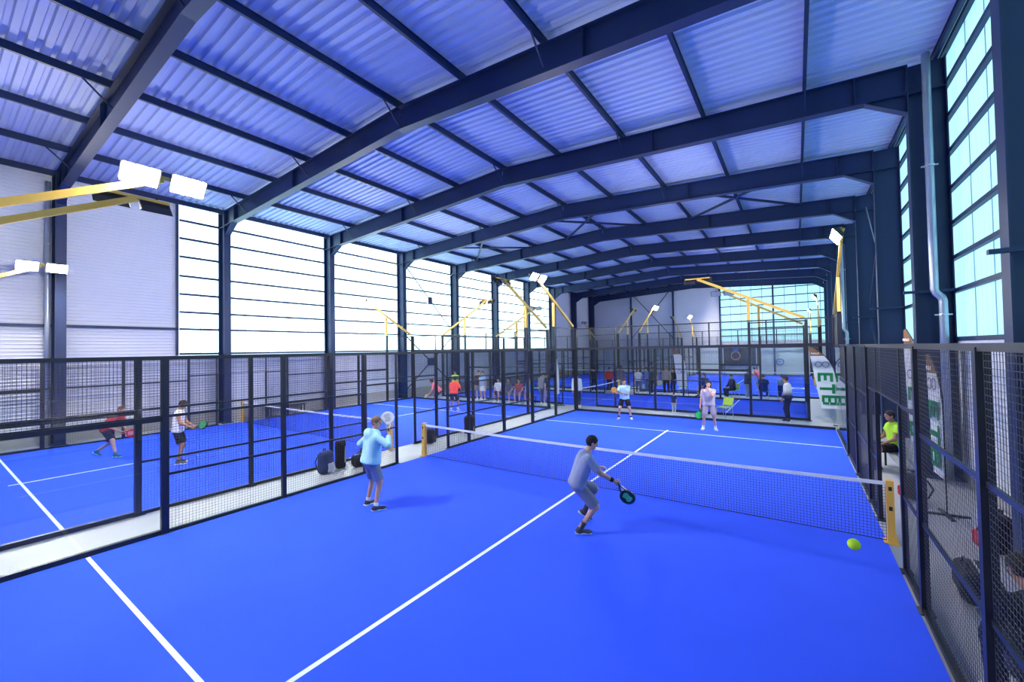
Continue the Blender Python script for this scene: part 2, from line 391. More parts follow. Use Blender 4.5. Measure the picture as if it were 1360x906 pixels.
def frame_panel(w, h, t=.022, name='panel_frame'):
    k = ('f', round(w, 3), round(h, 3), t)
    if k not in _fc: _fc[k] = MB().box(0, w, -t/2, t/2, 0, t).box(0, w, -t/2, t/2, h - t, h).box(0, t, -t/2, t/2, t, h - t).box(w - t, w, -t/2, t/2, t, h - t).mesh(name, MT['black'])
    return _fc[k]
def glass_rail(w, t):
    k = ('r', round(w, 3), t)
    if k not in _fc: _fc[k] = MB().box(0, w, -t/2, t/2, 0, t).mesh('glass_rail', MT['black'])
    return _fc[k]
def glass_pane(w, h):
    k = ('g', round(w, 3), round(h, 3))
    if k not in _fc: _fc[k] = MB().box(0, w, -.006, .006, 0, h).mesh('glass_pane', MT['glass'])
    return _fc[k]
def post_mesh(h, a=.08, b=.08):
    k = ('p', h, a, b)
    if k not in _fc:
        m = MB().box(-a/2, a/2, -b/2, b/2, 0, h).box(-a/2 - .05, a/2 + .05, -b/2 - .03, b/2 + .03, 0, .015)
        _fc[k] = m.mesh('post', MT['black'])
    return _fc[k]
def fence(label, origin, rotz, bays, posts, top, p=.05, name='court_fence', group=None):
    r = empty(name, origin, rotz, label=label, cat='fence', group=group)
    def mesh_p(s0, s1, z0, z1):
        f = link('mesh_panel', frame_panel(s1 - s0, z1 - z0), r, (s0, 0, z0))
        link('wire_mesh', wire_panel(s1 - s0, z1 - z0, p), f, kind='stuff')
    def glass_p(s0, s1, z1, fr=.07, frame=True):
        if frame:
            for z in (0, z1 - fr): link('glass_rail', glass_rail(s1 - s0, fr), r, (s0, 0, z))
            link('glass_pane', glass_pane(s1 - s0 - .01, z1 - 2 * fr), r, (s0 + .005, 0, fr))
        else:
            link('glass_pane', glass_pane(s1 - s0 - .008, z1 - .1), r, (s0 + .004, 0, .1))
    for (s0, s1, k) in bays:
        if k in ('g2',): glass_p(s0, s1, 2.0, .08); mesh_p(s0, s1, 2.0, 3.0)
        elif k == 'g3': glass_p(s0, s1, 3.0)
        elif k == 'g34': glass_p(s0, s1, 3.0); mesh_p(s0, s1, 3.0, 4.0)
        elif k == 'b': glass_p(s0, s1, 3.0, frame=False); mesh_p(s0, s1, 3.06, 4.0)
        elif k == 'm':
            for z in (0, 1, 2): mesh_p(s0, s1, z + .001, z + 1)
        elif k == 'd': mesh_p(s0, s1, 2.2, 3.0)
        elif k == 'n':                      # mesh beside the door, reaching the full height
            for (a, b) in ((.02, 1.0), (1.0, 2.2), (2.2, 3.0)): mesh_p(s0, s1, a, b)
    for q in posts:
        link('post', post_mesh(q[1], *(q[2:] if len(q) > 2 else ())), r, (q[0], 0, 0))
    for (s0, s1, z, t) in top:
        k = ('t', s1 - s0, t)
        if k not in _fc: _fc[k] = MB().box(0, s1 - s0, -t/2, t/2, -t/2, t/2).mesh('top_rail', MT['black'])
        link('top_rail', _fc[k], r, (s0, 0, z))
    return r
HALF = math.pi / 2
# side of a 20 m court, s runs from the near end (0) to the far end (20)
def side_bays(s_from=0, s_to=20):
    b = [(0, 2, 'g34'), (2, 4, 'g2'), (4, 6, 'm'), (6, 8, 'm'), (8, 9, 'n'), (9, 11, 'd'), (11, 12, 'n'), (12, 14, 'm'), (14, 16, 'm'), (16, 18, 'g2'), (18, 20, 'g34')]
    return [q for q in b if q[0] >= s_from and q[1] <= s_to]
def side_posts(s_from=0, s_to=20):
    ps = [(0, 4.05, .1, .1), (2, 4.05, .1, .1), (4, 3.0, .1, .1), (6, 3), (8, 3), (9, 2.2, .06, .06), (11, 2.2, .06, .06), (12, 3), (14, 3, .1, .08), (16, 3.0, .1, .1), (18, 4.05, .1, .1), (20, 4.05, .1, .1)]
    return [q for q in ps if s_from <= q[0] <= s_to]
AX = 5.06
fence('black mesh and glass fence beside the man in the light blue hoodie', (-AX, -10, 0), HALF, side_bays(), side_posts(), [(2, 18, 3.0, .06), (0, 2, 4.0, .05), (18, 20, 4.0, .05)])
RF = fence('black mesh fence with the door opening beside the yellow net post', (AX, -10, 0), HALF, side_bays(4), side_posts(4, 16), [(4, 18, 3.0, .06), (18, 20, 4.0, .05)])
_up = MB().box(-.05, .05, -.06, .06, 3.0, 4.05).mesh('upper_post', MT['black'])
for _s in (18, 20): link('upper_post', _up, RF, (_s, 0, 0))
fence('black mesh fence whose foot holds the row of sports bags', (XB + AX, -10, 0), HALF, side_bays(), side_posts(), [(2, 18, 3.0, .06), (0, 2, 4.0, .05), (18, 20, 4.0, .05)])
fence('black mesh and glass fence standing close to the white cladding', (XB - AX, -10, 0), HALF, side_bays(), side_posts(), [(2, 18, 3.0, .06), (0, 2, 4.0, .05), (18, 20, 4.0, .05)])
def end_fence(label, x0, y, name='glass_end_wall', last=True):
    r = fence(label, (x0, y, 0), 0, [(i, i + 2, 'b') for i in range(0, 10, 2)], [(0, 4.0, .1, .1)] + ([(10, 4.0, .1, .1)] if last else []), [(0, 10, 3.03, .11), (0, 10, 4.0, .04)], name=name)
    MB().box(0, 10, -.05, .05, 0, .1).obj('kerb', MT['black'], r)
    pm = MB().box(-.025, .025, -.025, .025, 3.08, 4.0).mesh('upright', MT['black'])
    for s in (2, 4, 6, 8): link('upright', pm, r, (s, 0, 0))
    jm = MB().box(-.008, .008, -.009, .009, .1, 3.0).mesh('glass_joint', MT['galv'])
    return r
end_fence('clear glass end wall behind the two players facing the net', -5, 10.05, last=False)
end_fence('clear glass end wall in front of the seated spectators', XB - 5, 10.05)
for (x, lab) in ((-AX, 'dark steel base kerb under the fence by the hoodie man'), (AX, 'dark steel base kerb under the fence with the door opening'), (XB + AX, 'dark steel base kerb along the row of sports bags'), (XB - AX, 'dark steel base kerb along the white cladding fence')):
    MB().box(x - .03, x + .03, -10, -1, .0, .06).box(x - .03, x + .03, 1, 10, .0, .06).obj('base_kerb', MT['black'], label=lab, cat='kerb', kind='structure')
# crosswise court: long sides along x
def xside(label, y, p=.1):
    return fence(label, (CX0, y, 0), 0, side_bays(), side_posts(), [(2, 18, 3.0, .06), (0, 2, 4.0, .05), (18, 20, 4.0, .05)], p=p)
xside('mesh and glass fence just behind the waiting man in trousers', CY0, .1); xside('mesh and glass fence in front of the standing crowd', CY1, .1)
for (x, lab) in ((CX1, 'glass end wall beside the white feather banners'), (CX0, 'glass end wall of the crosswise court by the long wall')):
    r = fence(lab, (x, CY0, 0), HALF, [(i, i + 2, 'b') for i in (0, 2, 4)], [(0, 4.05, .14, .1), (6, 4.05, .12, .1)], [(0, 6, 3.03, .1), (0, 6, 4.0, .04)], p=.1, name='glass_end_wall')
    MB().box(0, 6, -.04, .04, 0, .08).obj('kerb', MT['black'], r)
for (y, lab) in ((CY0, 'dark base kerb under the fence behind the waiting man'), (CY1, 'dark base kerb at the feet of the crowd')):
    MB().box(CX0, CXC - 1, y - .04, y + .04, 0, .1).box(CXC + 1, CX1, y - .04, y + .04, 0, .1).obj('base_kerb', MT['black'], label=lab, cat='kerb', kind='structure')
# far courts
for (xc, l1, l2, l3, l4) in ((0.0, 'far court glass end wall behind the chairs with dark backs', 'far mesh fence rising left of the sponsor board court', 'far mesh fence along the windows past the banners', 'last glass end wall in front of the sponsor board'),
                         (XB, 'far court glass end wall behind the red shirted spectator', 'far mesh fence by the blank end of the long wall', 'far mesh fence sharing the strip between the back courts', 'last glass end wall below the gable braces')):
    end_fence(l1, xc - 5, DY0); end_fence(l4, xc - 5, DY1)
    for (sx, lb) in ((-1, l2), (1, l3)):
        if xc == 0 and sx == -1: lb = l2
        fence(lb, (xc + sx * AX, DY0, 0), HALF, side_bays(), side_posts(), [(2, 18, 3.0, .06), (0, 2, 4.0, .05), (18, 20, 4.0, .05)], p=.1)

# nets ------------------------------------------------------------------
def net(label, loc, rotz, half, fine=True):
    r = empty('court_net', loc, rotz, label=label, cat='net'); n = 24
    def top(x): return .88 + .04 * (x / half) ** 2
    m = MB(); xs = [-half + 2 * half * i / n for i in range(n + 1)]
    for i in range(n):
        a, b = xs[i], xs[i + 1]
        m.add([(a, -.006, top(a) - .055), (b, -.006, top(b) - .055), (b, -.006, top(b)), (a, -.006, top(a)), (a, .006, top(a) - .055), (b, .006, top(b) - .055), (b, .006, top(b)), (a, .006, top(a))],
              [(0,1,2,3),(7,6,5,4),(3,2,6,7),(0,4,5,1)])
    m.obj('net_tape', MT['tape'], r)
    p = .045 if fine else .09; t = .0042 if fine else .005; m = MB(); vs = []; fs = []
    def bar(p0, p1, vert):
        o = len(vs); h = t / 2
        if vert: q = [(-h, -h), (h, -h), (h, h), (-h, h)]; vs.extend([(p0[0] + a, b, p0[1]) for a, b in q] + [(p1[0] + a, b, p1[1]) for a, b in q])
        else: q = [(-h, -h), (h, -h), (h, h), (-h, h)]; vs.extend([(p0[0], a, p0[1] + b) for a, b in q] + [(p1[0], a, p1[1] + b) for a, b in q])
        fs.extend([(o + i, o + (i + 1) % 4, o + 4 + (i + 1) % 4, o + 4 + i) for i in range(4)])
    k = int(2 * half / p)
    for i in range(k + 1):
        x = -half + i * 2 * half / k; bar((x, .03), (x, top(x) - .05), True)
    k = int(.83 / p)
    for j in range(k + 1):
        z = .03 + j * .8 / k
        for i in range(n):
            a, b = xs[i], xs[i + 1]; f = z / .83
            bar((a, .03 + (top(a) - .08) * j / k), (b, .03 + (top(b) - .08) * j / k), False)
    m.add(vs, fs); m.obj('net_mesh', MT['netcord'], r, kind='stuff')
    MB().tube([(-half, 0, .03), (half, 0, .03)], .007, 6).obj('bottom_cord', MT['netcord'], r)
    for s in (-1, 1):
        q = MB().box(-.045, .045, -.06, .06, 0, .95).box(-.09, .09, -.10, .10, 0, .02).prism([(-.06, .02), (.06, .02), (.06, .12), (-.06, .16)], 0, -.06 if s < 0 else .045, -.045 if s < 0 else .06)
        po = q.obj('net_post', MT['yellow'], r); po.location = (s * (half + .05), 0, 0)
        MB().box(-.02, .02, -.066, -.06, .5, .56).box(-.02, .02, -.066, -.06, .8, .86).obj('hook_plate', MT['lampbody'], po)
net('tennis style net with yellow posts across the nearest blue court', (0, 0, 0), 0, 5.0)
net('net with yellow posts across the court by the white cladding', (XB, 0, 0), 0, 5.0)
net('net standing crosswise behind the glass end wall', (CXC, (CY0 + CY1) / 2, 0), HALF, 2.95, False)
net('far net on the court before the sponsor board', (0, DYC, 0), 0, 4.95, False)
net('far net on the court below the gable braces', (XB, DYC, 0), 0, 4.95, False)

# floodlight masts --------------------------------------------------------
def mast(corner, along, inward, label, lit=True, reach=3.75):
    """arm leaves the corner post head, leans along the fence, carries two heads facing the court"""
    a = Vector((*along, 0)); n = Vector((*inward, 0))
    r = empty('floodlight_mast', (corner[0], corner[1], 0), label=label, cat='floodlight')
    tip = a * reach + Vector((0, 0, 6.1)); foot = a * .05 + Vector((0, 0, 4.12))
    MB().beam(foot, tip, .07, .11, (0, 0, 1)).obj('arm', MT['yellow'], r)
    MB().beam(a * 2 + Vector((0, 0, 4.06)), a * 2 + Vector((0, 0, 5.12)), .08, .12, a).obj('strut', MT['yellow'], r)
    MB().beam(tip - a * .52 + Vector((0, 0, .03)), tip + a * .52 + Vector((0, 0, .03)), .06, .05).obj('crossbar', MT['yellow'], r)
    for s in (-.33, .33):
        c = tip + a * s + n * .10 + Vector((0, 0, -.03)); f = (n * .80 + Vector((0, 0, -.60))).normalized(); u = a.cross(f).normalized()
        if u.z < 0: u = -u
        w, h = .26, .17
        front = [c + f * .05 + a * (w * i) + u * (h * j) for i, j in ((-1,-1),(1,-1),(1,1),(-1,1))]
        back = [c - f * .06 + a * (w * .75 * i) + u * (h * .6 * j) for i, j in ((-1,-1),(1,-1),(1,1),(-1,1))]
        m = MB().add(front + back, [(3,2,1,0),(4,5,6,7),(0,1,5,4),(1,2,6,5),(2,3,7,6),(3,0,4,7)])
        m.beam(c - f * .06 - u * .02, c - f * .1 + u * .1, .04, .04)
        hd = m.obj('lamp_head', MT['lampbody'], r)
        fr = [c + f * .054 + a * (w * .9 * i) + u * (h * .88 * j) for i, j in ((-1,-1),(1,-1),(1,1),(-1,1))]
        bk2 = [p + f * .004 for p in fr]
        MB().add(fr + bk2, [(3,2,1,0),(4,5,6,7),(0,1,5,4),(1,2,6,5),(2,3,7,6),(3,0,4,7)]).obj('lamp_lens', MT['lamp'] if lit else MT['lampoff'], hd)
    return r
P, N = (0, 1), (0, -1); E_, W_ = (1, 0), (-1, 0)
mast((-AX, -9.95), P, E_, 'yellow floodlight arm over the near court with two large glaring lamps', reach=3.92)
mast((-AX, 9.95), N, E_, 'yellow floodlight arm glowing over the glass corner of the hoodie court', reach=3.5)
mast((XB + AX, -9.95), P, W_, 'yellow floodlight arm showing two dark lamp backs', reach=3.92)
mast((XB + AX, 9.95), N, W_, 'yellow floodlight arm with dark lamp backs over the seated spectators')
mast((XB - AX, -9.95), P, E_, 'small glaring floodlight pair in front of the white cladding', reach=3.92)
mast((XB - AX, 9.95), N, E_, 'floodlight arm lost in the glare of the long window', reach=3.5)
mast((AX, 9.95), N, W_, 'yellow floodlight arm with a lit lamp at the dark columns')
mast((CX1, CY0), W_, P, 'long yellow floodlight arm with crossbar before the gable window', False, reach=4.0)
mast((CX1, CY1), W_, N, 'slim floodlight arm with an unlit lamp before the gable window', False)
mast((CX0, CY0), E_, P, 'slim floodlight arm by the wall bracing plate', False)
mast((CX0, CY1), E_, N, 'slim floodlight arm crossing the far long windows', False)
mast((-AX, DY0), P, E_, 'far lit floodlight before the gable braces')
mast((-AX, DY1), N, E_, 'farthest lit floodlight left of the gable window')
mast((XB + AX, DY0), P, W_, 'far dark floodlight left of the lit one before the gable braces', False)
mast((XB + AX, DY1), N, W_, 'farthest dark floodlight beside the gable braces', False)
mast((XB - AX, DY1), N, E_, 'farthest dark floodlight near the blank wall corner', False)
mast((AX, DY0), P, W_, 'far lit floodlight on a slim pole in front of the gable window corner')
mast((AX, DY1), N, W_, 'farthest small lit floodlight in front of the gable window')

# ------------------------------------------------------------------ soft shapes (surface nets over a signed distance)
def surface_net(f, lo, hi, h):
    lo = np.array(lo, float); hi = np.array(hi, float)
    n = np.maximum(np.ceil((hi - lo) / h).astype(int) + 1, 3)
    ax = [lo[i] + h * np.arange(n[i]) for i in range(3)]
    G = np.stack(np.meshgrid(*ax, indexing='ij'), -1)
    V = f(G.reshape(-1, 3)).reshape(n)
    s = V < 0
    c = n - 1
    acc = np.zeros((*c, 3)); cnt = np.zeros(c)
    def sub(A, o): return A[o[0]:o[0] + c[0], o[1]:o[1] + c[1], o[2]:o[2] + c[2]]
    for a in range(3):
        for o1 in (0, 1):
            for o2 in (0, 1):
                o = [0, 0, 0]; b1, b2 = [i for i in range(3) if i != a]; o[b1] = o1; o[b2] = o2; p = list(o); p[a] = 1
                va, vb = sub(V, o), sub(V, p); x = (va < 0) != (vb < 0)
                t = np.where(x, va / np.where(x, va - vb, 1), 0)
                pos = np.zeros((*c, 3)); pos[..., b1] = o1; pos[..., b2] = o2; pos[..., a] = t
                acc += pos * x[..., None]; cnt += x
    act = cnt > 0
    idx = -np.ones(c, int); idx[act] = np.arange(act.sum())
    cell = np.argwhere(act)
    verts = lo + h * (cell + acc[act] / cnt[act][:, None])
    faces = []
    for a in range(3):
        b1, b2 = (a + 1) % 3, (a + 2) % 3
        sl0 = [slice(1, c[i]) for i in range(3)]; sl1 = list(sl0); sl0[a] = slice(0, c[a]); sl1[a] = slice(1, c[a] + 1)
        s0, s1 = s[tuple(sl0)], s[tuple(sl1)]
        for flip, mk in ((False, s0 & ~s1), (True, ~s0 & s1)):
            q = np.argwhere(mk)
            if not len(q): continue
            off = np.ones(3, int); off[a] = 0; q = q + off
            def at(d1, d2):
                r = q.copy(); r[:, b1] -= d1; r[:, b2] -= d2; return idx[r[:, 0], r[:, 1], r[:, 2]]
            F = np.stack([at(1, 1), at(0, 1), at(0, 0), at(1, 0)], 1)
            faces.append(F[:, ::-1] if flip else F)
    F = np.concatenate(faces) if faces else np.zeros((0, 4), int)
    F = F[(F >= 0).all(1)]
    return verts, F
def net_mesh(name, parts, mat):
    """parts: list of (verts, faces) joined into one smooth mesh"""
    vs = []; fs = []; o = 0
    for v, f in parts: vs.append(v); fs.append(f + o); o += len(v)
    v = np.concatenate(vs); f = np.concatenate(fs)
    me = bpy.data.meshes.new(name); me.from_pydata(v.tolist(), [], f.tolist())
    me.polygons.foreach_set('use_smooth', [True] * len(me.polygons)); me.materials.append(mat); me.update(); return me
def A3(v): return np.array(v, float)
def cap(a, b, r1, r2=None):
    a, b = A3(a), A3(b); r2 = r1 if r2 is None else r2
    def f(P):
        d = b - a; t = np.clip((P - a) @ d / max(d @ d, 1e-9), 0, 1)
        return np.linalg.norm(P - a - t[:, None] * d, axis=1) - (r1 + (r2 - r1) * t)
    f.box = (np.minimum(a - r1, b - r2), np.maximum(a + r1, b + r2)); return f
def ell(c, r, B=None):
    c, r = A3(c), A3(r); B = np.eye(3) if B is None else np.array(B)
    def f(P):
        q = (P - c) @ B.T / r; k = np.linalg.norm(q, axis=1); return (k - 1) * r.min()
    m = r.max(); f.box = (c - m, c + m); return f
def rbox(c, half, r, B=None):
    c, half = A3(c), A3(half); B = np.eye(3) if B is None else np.array(B)
    def f(P):
        q = np.abs((P - c) @ B.T) - (half - r); return np.linalg.norm(np.maximum(q, 0), axis=1) + np.minimum(q.max(1), 0) - r
    m = np.linalg.norm(half); f.box = (c - m, c + m); return f
def union(fs, k=.03):
    def f(P):
        d = fs[0](P)
        for g in fs[1:]:
            e = g(P); h = np.clip(.5 + .5 * (e - d) / k, 0, 1); d = e * (1 - h) + d * h - k * h * (1 - h)
        return d
    f.box = (np.min([g.box[0] for g in fs], 0), np.max([g.box[1] for g in fs], 0)); return f
def cut(f, pt, nrm):
    """keep the side nrm points away from"""
    pt, nrm = A3(pt), A3(nrm); nrm = nrm / np.linalg.norm(nrm)
    def g(P): return np.maximum(f(P), (P - pt) @ nrm)
    g.box = f.box; return g
def mesh_sdf(f, h): return surface_net(f, f.box[0] - 2 * h, f.box[1] + 2 * h, h)

def ik(a, b, l1, l2, pole):
    a, b, pole = A3(a), A3(b), A3(pole); d = b - a; L = np.linalg.norm(d); L2 = min(L, (l1 + l2) * .999); d = d / max(L, 1e-6)
    b = a + d * L2
    x = (l1 * l1 - l2 * l2 + L2 * L2) / (2 * L2); y = math.sqrt(max(l1 * l1 - x * x, 0))
    p = pole - d * (pole @ d); p = p / max(np.linalg.norm(p), 1e-6)
    return a + d * x + p * y, b
def rotm(rx=0, ry=0, rz=0): return np.array(Matrix.Rotation(R(rz), 3, 'Z') @ Matrix.Rotation(R(ry), 3, 'Y') @ Matrix.Rotation(R(rx), 3, 'X'))
def hand_net(wr, d, n, side, curl, h=.007):
    """palm, four fingers of different length and a thumb leaving the side of the palm; n points out of the back of the hand"""
    d = d / np.linalg.norm(d); n = n - d * (n @ d); n = n / np.linalg.norm(n); s = np.cross(d, n)   # s: across the palm
    if (s @ side) < 0: s = -s                                                                         # s points to the thumb side
    fs = [cap(wr - d * .02, wr + d * .03, .026, .026)]
    for q in (-.026, -.009, .009, .026): fs.append(cap(wr + d * .02 + s * q * .7, wr + d * .085 + s * q, .015, .0125))
    for q, L in ((.028, .072), (.0095, .082), (-.0095, .076), (-.028, .06)):
        p = wr + d * .088 + s * q; c1 = R(curl * .55); c2 = R(curl * 1.25); c3 = R(curl * 2.0)
        for c, l, r in ((c1, .42, .0105), (c2, .33, .0098), (c3, .25, .009)):
            e = p + (d * math.cos(c) - n * math.sin(c)) * L * l; fs.append(cap(p, e, r, r * .94)); p = e
    p = wr + d * .03 + s * .026; e = p + (d * .75 + s * .55 - n * .25) * .045; fs.append(cap(p, e, .013, .0115))
    fs.append(cap(e, e + (d * .9 + s * .1 - n * (.25 + curl / 120)) * .034, .0112, .0095))
    return mesh_sdf(union(fs, .008), h)
SKIN = principled('skin', (0.62, 0.34, 0.24), .55, spec=.3, noise=(20, .05))
SKIN_D = principled('skin_tan', (0.42, 0.21, 0.13), .55, spec=.3)
EYE = principled('eye', (0.02, 0.015, 0.012), .2); LIP = principled('lips', (0.45, 0.14, 0.12), .5)
def person(label, pos, face, o, pose=None, res=.022, scale=1.0, group=None):
    """face: facing direction (x, y); o: outfit; local frame x right, y forward, z up"""
    ps = dict(pel=(0, 0, .95), lean=4, side=0, twist=0, head=(0, 0), L=(-.24, .06, .80), Rr=(.24, .06, .80), fl=(-.11, 0, .0, 8), fr=(.11, 0, .0, -8), cl=28, cr=28, kn=None, ep=None)
    ps.update(pose or {})
    yaw = math.atan2(-face[0], face[1])
    root = empty('person', (pos[0], pos[1], pos[2] if len(pos) > 2 else .012), yaw, label=label, cat='person', group=group); root.scale = (scale,) * 3
    pel = A3(ps['pel']); Rs = rotm(-ps['lean'], ps['side'], 0); Rt = rotm(0, 0, ps['twist']) 
    T = Rs @ Rt; up = Rs @ A3((0, 0, 1)); rt = T @ A3((1, 0, 0)); fw = T @ A3((0, 1, 0))
    ch = pel + up * .46; nb = pel + up * .53 + fw * .01
    shl, shr = ch - rt * .18, ch + rt * .18
    Hm = T @ rotm(ps['head'][1], 0, ps['head'][0]); hx, hy, hz = Hm @ A3((1, 0, 0)), Hm @ A3((0, 1, 0)), Hm @ A3((0, 0, 1))
    hc = nb + up * .07 + hz * .115 + hy * .025
    hl, hr = pel + A3((-.09, 0, -.02)), pel + A3((.09, 0, -.02))
    ep = ps['ep'] or ((-.55, -.8, -.4), (.55, -.8, -.4))
    ell_, wl_ = ik(shl, A3(ps['L']), .29, .26, ep[0]); elr, wr_ = ik(shr, A3(ps['Rr']), .29, .26, ep[1])
    al, ar = A3(ps['fl'][:3]) + A3((0, 0, .085)), A3(ps['fr'][:3]) + A3((0, 0, .085))
    kp = ps['kn'] or ((-.15, 1, .1), (.15, 1, .1))
    knl, al = ik(hl, al, .43, .43, kp[0]); knr, ar = ik(hr, ar, .43, .43, kp[1])
    skin = o.get('skin', SKIN); S_ = o.get('fat', 1.0)
    B = np.stack([hx, hy, hz])
    # --- body: one continuous surface
    torso = [cap(hl + A3((.01, 0, .04)), shl + rt * .06 - up * .07, .095 * S_, .088 * S_), cap(hr + A3((-.01, 0, .04)), shr - rt * .06 - up * .07, .095 * S_, .088 * S_), cap(shl + rt * .02, shr - rt * .02, .06), cap(pel, ch, .10 * S_)]
    arms = [cap(shl, ell_, .052, .042), cap(ell_, wl_, .042, .028), cap(shr, elr, .052, .042), cap(elr, wr_, .042, .028)]
    legs = [cap(hl, knl, .085, .058), cap(knl, al, .056, .036), cap(hr, knr, .085, .058), cap(knr, ar, .056, .036)]
    neck = [cap(nb - up * .04, nb + up * .09 + hy * .01, .058, .052)]
    parts = [mesh_sdf(union(torso + arms + legs + neck), res)]
    head = [ell(hc + hz * .02, (.074, .094, .105), B), ell(hc + hy * .03 - hz * .055, (.054, .058, .06), B), cap(hc + hy * .092 + hz * .02, hc + hy * .104 - hz * .015, .009, .014),
            ell(hc + hx * .076, (.012, .022, .032), B), ell(hc - hx * .076, (.012, .022, .032), B), cap(nb, hc - hz * .06, .052, .05), cap(hc + hy * .082 + hz * .032 - hx * .035, hc + hy * .082 + hz * .032 + hx * .035, .012)]
    hr_ = .009 if res < .02 else .012
    parts.append(mesh_sdf(union(head, .014), hr_))
    hh = .007
    for (w_, e_, sd, c) in ((wl_, ell_, 1, ps['cl']), (wr_, elr, -1, ps['cr'])):
        dd = w_ - e_; nn = rt * (-sd) * .9 + fw * .2 if abs(dd[2]) > .1 else A3((0, 0, 1)); th = fw if abs(dd[2]) > .1 else rt * sd
        parts.append(hand_net(w_, dd, nn, th + A3((0, 0, .01)), c, hh))
    body = link('body', net_mesh('body', parts, skin), root)
    for s in (-1, 1):
        v = mesh_sdf(ell(hc + hy * .088 + hz * .012 + hx * .032 * s, (.012, .008, .008), B), .005); link('eye', net_mesh('eye', [v], EYE), root)
    v = mesh_sdf(ell(hc + hy * .083 - hz * .058, (.022, .009, .007), B), .005); link('mouth', net_mesh('mouth', [v], LIP), root)
    # --- hair or cap
    if o.get('hair') is not None:
        hf = [ell(hc + hz * .03 - hy * .008, (.086, .104, .108), B)]
        hd = cut(hf[0], hc + hy * .035 + hz * .0, hy * .75 - hz * .62)
        if o.get('long'): hd = union([hd, cap(hc - hy * .06, hc - hy * .085 - hz * .26, .075, .055)], .03)
        link('hair', net_mesh('hair', [mesh_sdf(hd, hr_)], cm(o['hair'], .7)), root)
    if o.get('cap') is not None:
        hd = cut(ell(hc + hz * .03, (.09, .108, .108), B), hc + hz * .035, -hz)
        hd = union([hd, ell(hc + hy * .13 + hz * .045, (.065, .07, .010), B)], .01)
        link('cap', net_mesh('cap', [mesh_sdf(hd, hr_)], cm(o['cap'])), root)
    # --- shirt
    if o.get('top') is not None:
        g = .022; sl = o.get('sleeve', .62)
        tr = [cap(hl + A3((.01, 0, .02)), shl + rt * .06 - up * .07, .098 * S_ + g, .088 * S_ + g), cap(hr + A3((-.01, 0, .02)), shr - rt * .06 - up * .07, .098 * S_ + g, .088 * S_ + g), cap(shl + rt * .02, shr - rt * .02, .06 + g * .7), cap(pel, ch, .10 * S_ + g)]
        tr += [cap(hl + A3((0, 0, .0)), hr + A3((0, 0, .0)), .098 * S_ + g * 1.3)]
        tr = cut(union(tr), pel + up * o.get('hem', -.06), -up)
        fs = [tr]
        for (a, b, c) in ((shl, ell_, wl_), (shr, elr, wr_)):
            if sl <= 0: continue
            if sl <= 1:
                e = a + (b - a) * sl; fs.append(cut(cap(a, b, .052 + g * .9, .050 + g), e, b - a))
            else:
                fs.append(cap(a, b, .052 + g * 1.1, .046 + g)); e = b + (c - b) * (sl - 1); fs.append(cut(cap(b, c, .046 + g, .034 + g * .7), e, c - b))
        if o.get('hood'): fs.append(ell(nb - fw * .115 - up * .03, (.15, .075, .11), np.stack([rt, fw, up])))
        m = o['top'] if not isinstance(o['top'], tuple) else cm(o['top'])
        link('hoodie' if o.get('hood') else 'shirt', net_mesh('shirt', [mesh_sdf(union(fs, .025), res * .85)], m), root)
    # --- shorts or trousers
    if o.get('bot') is not None:
        g = .022; ln = o.get('leg', .85); fs = [cut(union([cap(hl, hl + A3((.01, 0, .12)), .10 * S_ + .01), cap(hr, hr + A3((-.01, 0, .12)), .10 * S_ + .01), cap(pel - A3((0, 0, .04)), pel + up * .08, .10 * S_)]), pel + up * (.09 if o.get('top') is None else .0), up)]
        for (a, b, c) in ((hl, knl, al), (hr, knr, ar)):
            if ln <= 1:
                e = a + (b - a) * ln; fs.append(cut(cap(a, b + (b - a) * .2, .088 + g * .6, .062 + g * 1.7), e, b - a))
            else:
                fs.append(cap(a, b, .088 + g * .6, .06 + g)); e = b + (c - b) * (ln - 1); fs.append(cut(cap(b, c, .06 + g, .042 + g), e, c - b))
        link('shorts' if ln <= 1 else 'trousers', net_mesh('shorts', [mesh_sdf(union(fs, .022), res * .85)], cm(o['bot'])), root)
    # --- socks and shoes
    for (a, k, t) in ((al, knl, ps['fl']), (ar, knr, ps['fr'])):
        ty = R(t[3]); tp = R(t[4]) if len(t) > 4 else 0
        td = A3((-math.sin(ty) * math.cos(tp), math.cos(ty) * math.cos(tp), math.sin(tp))); sd_ = A3((math.cos(ty), math.sin(ty), 0)); ud = np.cross(sd_, td)
        if o.get('sock') is not None:
            e = a + (k - a) * o.get('sockh', .16); link('sock', net_mesh('sock', [mesh_sdf(cut(cap(a - A3((0, 0, .02)), e + (k - a) * .1, .043, .046), e, k - a), .012)], cm(o['sock'])), root)
        B2 = np.stack([sd_, td, ud]); f0 = a - ud * .045
        sh = union([cap(f0 - td * .03, f0 + td * .13 - ud * .008, .042, .036), cap(a - ud * .01, f0, .046, .045), ell(f0 + td * .15 - ud * .012, (.043, .06, .028), B2)], .03)
        sh = cut(sh, f0 - ud * .034, -ud)
        so = link('shoe', net_mesh('shoe', [mesh_sdf(sh, .011)], cm(o.get('shoe', (.8, .8, .82)), .6)), root)
        sl_ = rbox(f0 + td * .06 - ud * .03, (.045, .14, .014), .012, B2)
        link('sole', net_mesh('sole', [mesh_sdf(sl_, .010)], cm(o.get('sole', (.85, .86, .88)), .6)), so)
    if o.get('band') is not None:
        d = (wr_ - elr) / np.linalg.norm(wr_ - elr); link('wristband', net_mesh('wristband', [mesh_sdf(cut(cut(cap(wr_ - d * .08, wr_, .038, .036), wr_ - d * .01, d), wr_ - d * .075, -d), .008)], cm(o['band'])), root)
    M4 = Matrix.Translation(root.location) @ Matrix.Rotation(yaw, 4, 'Z') @ Matrix.Scale(scale, 4)
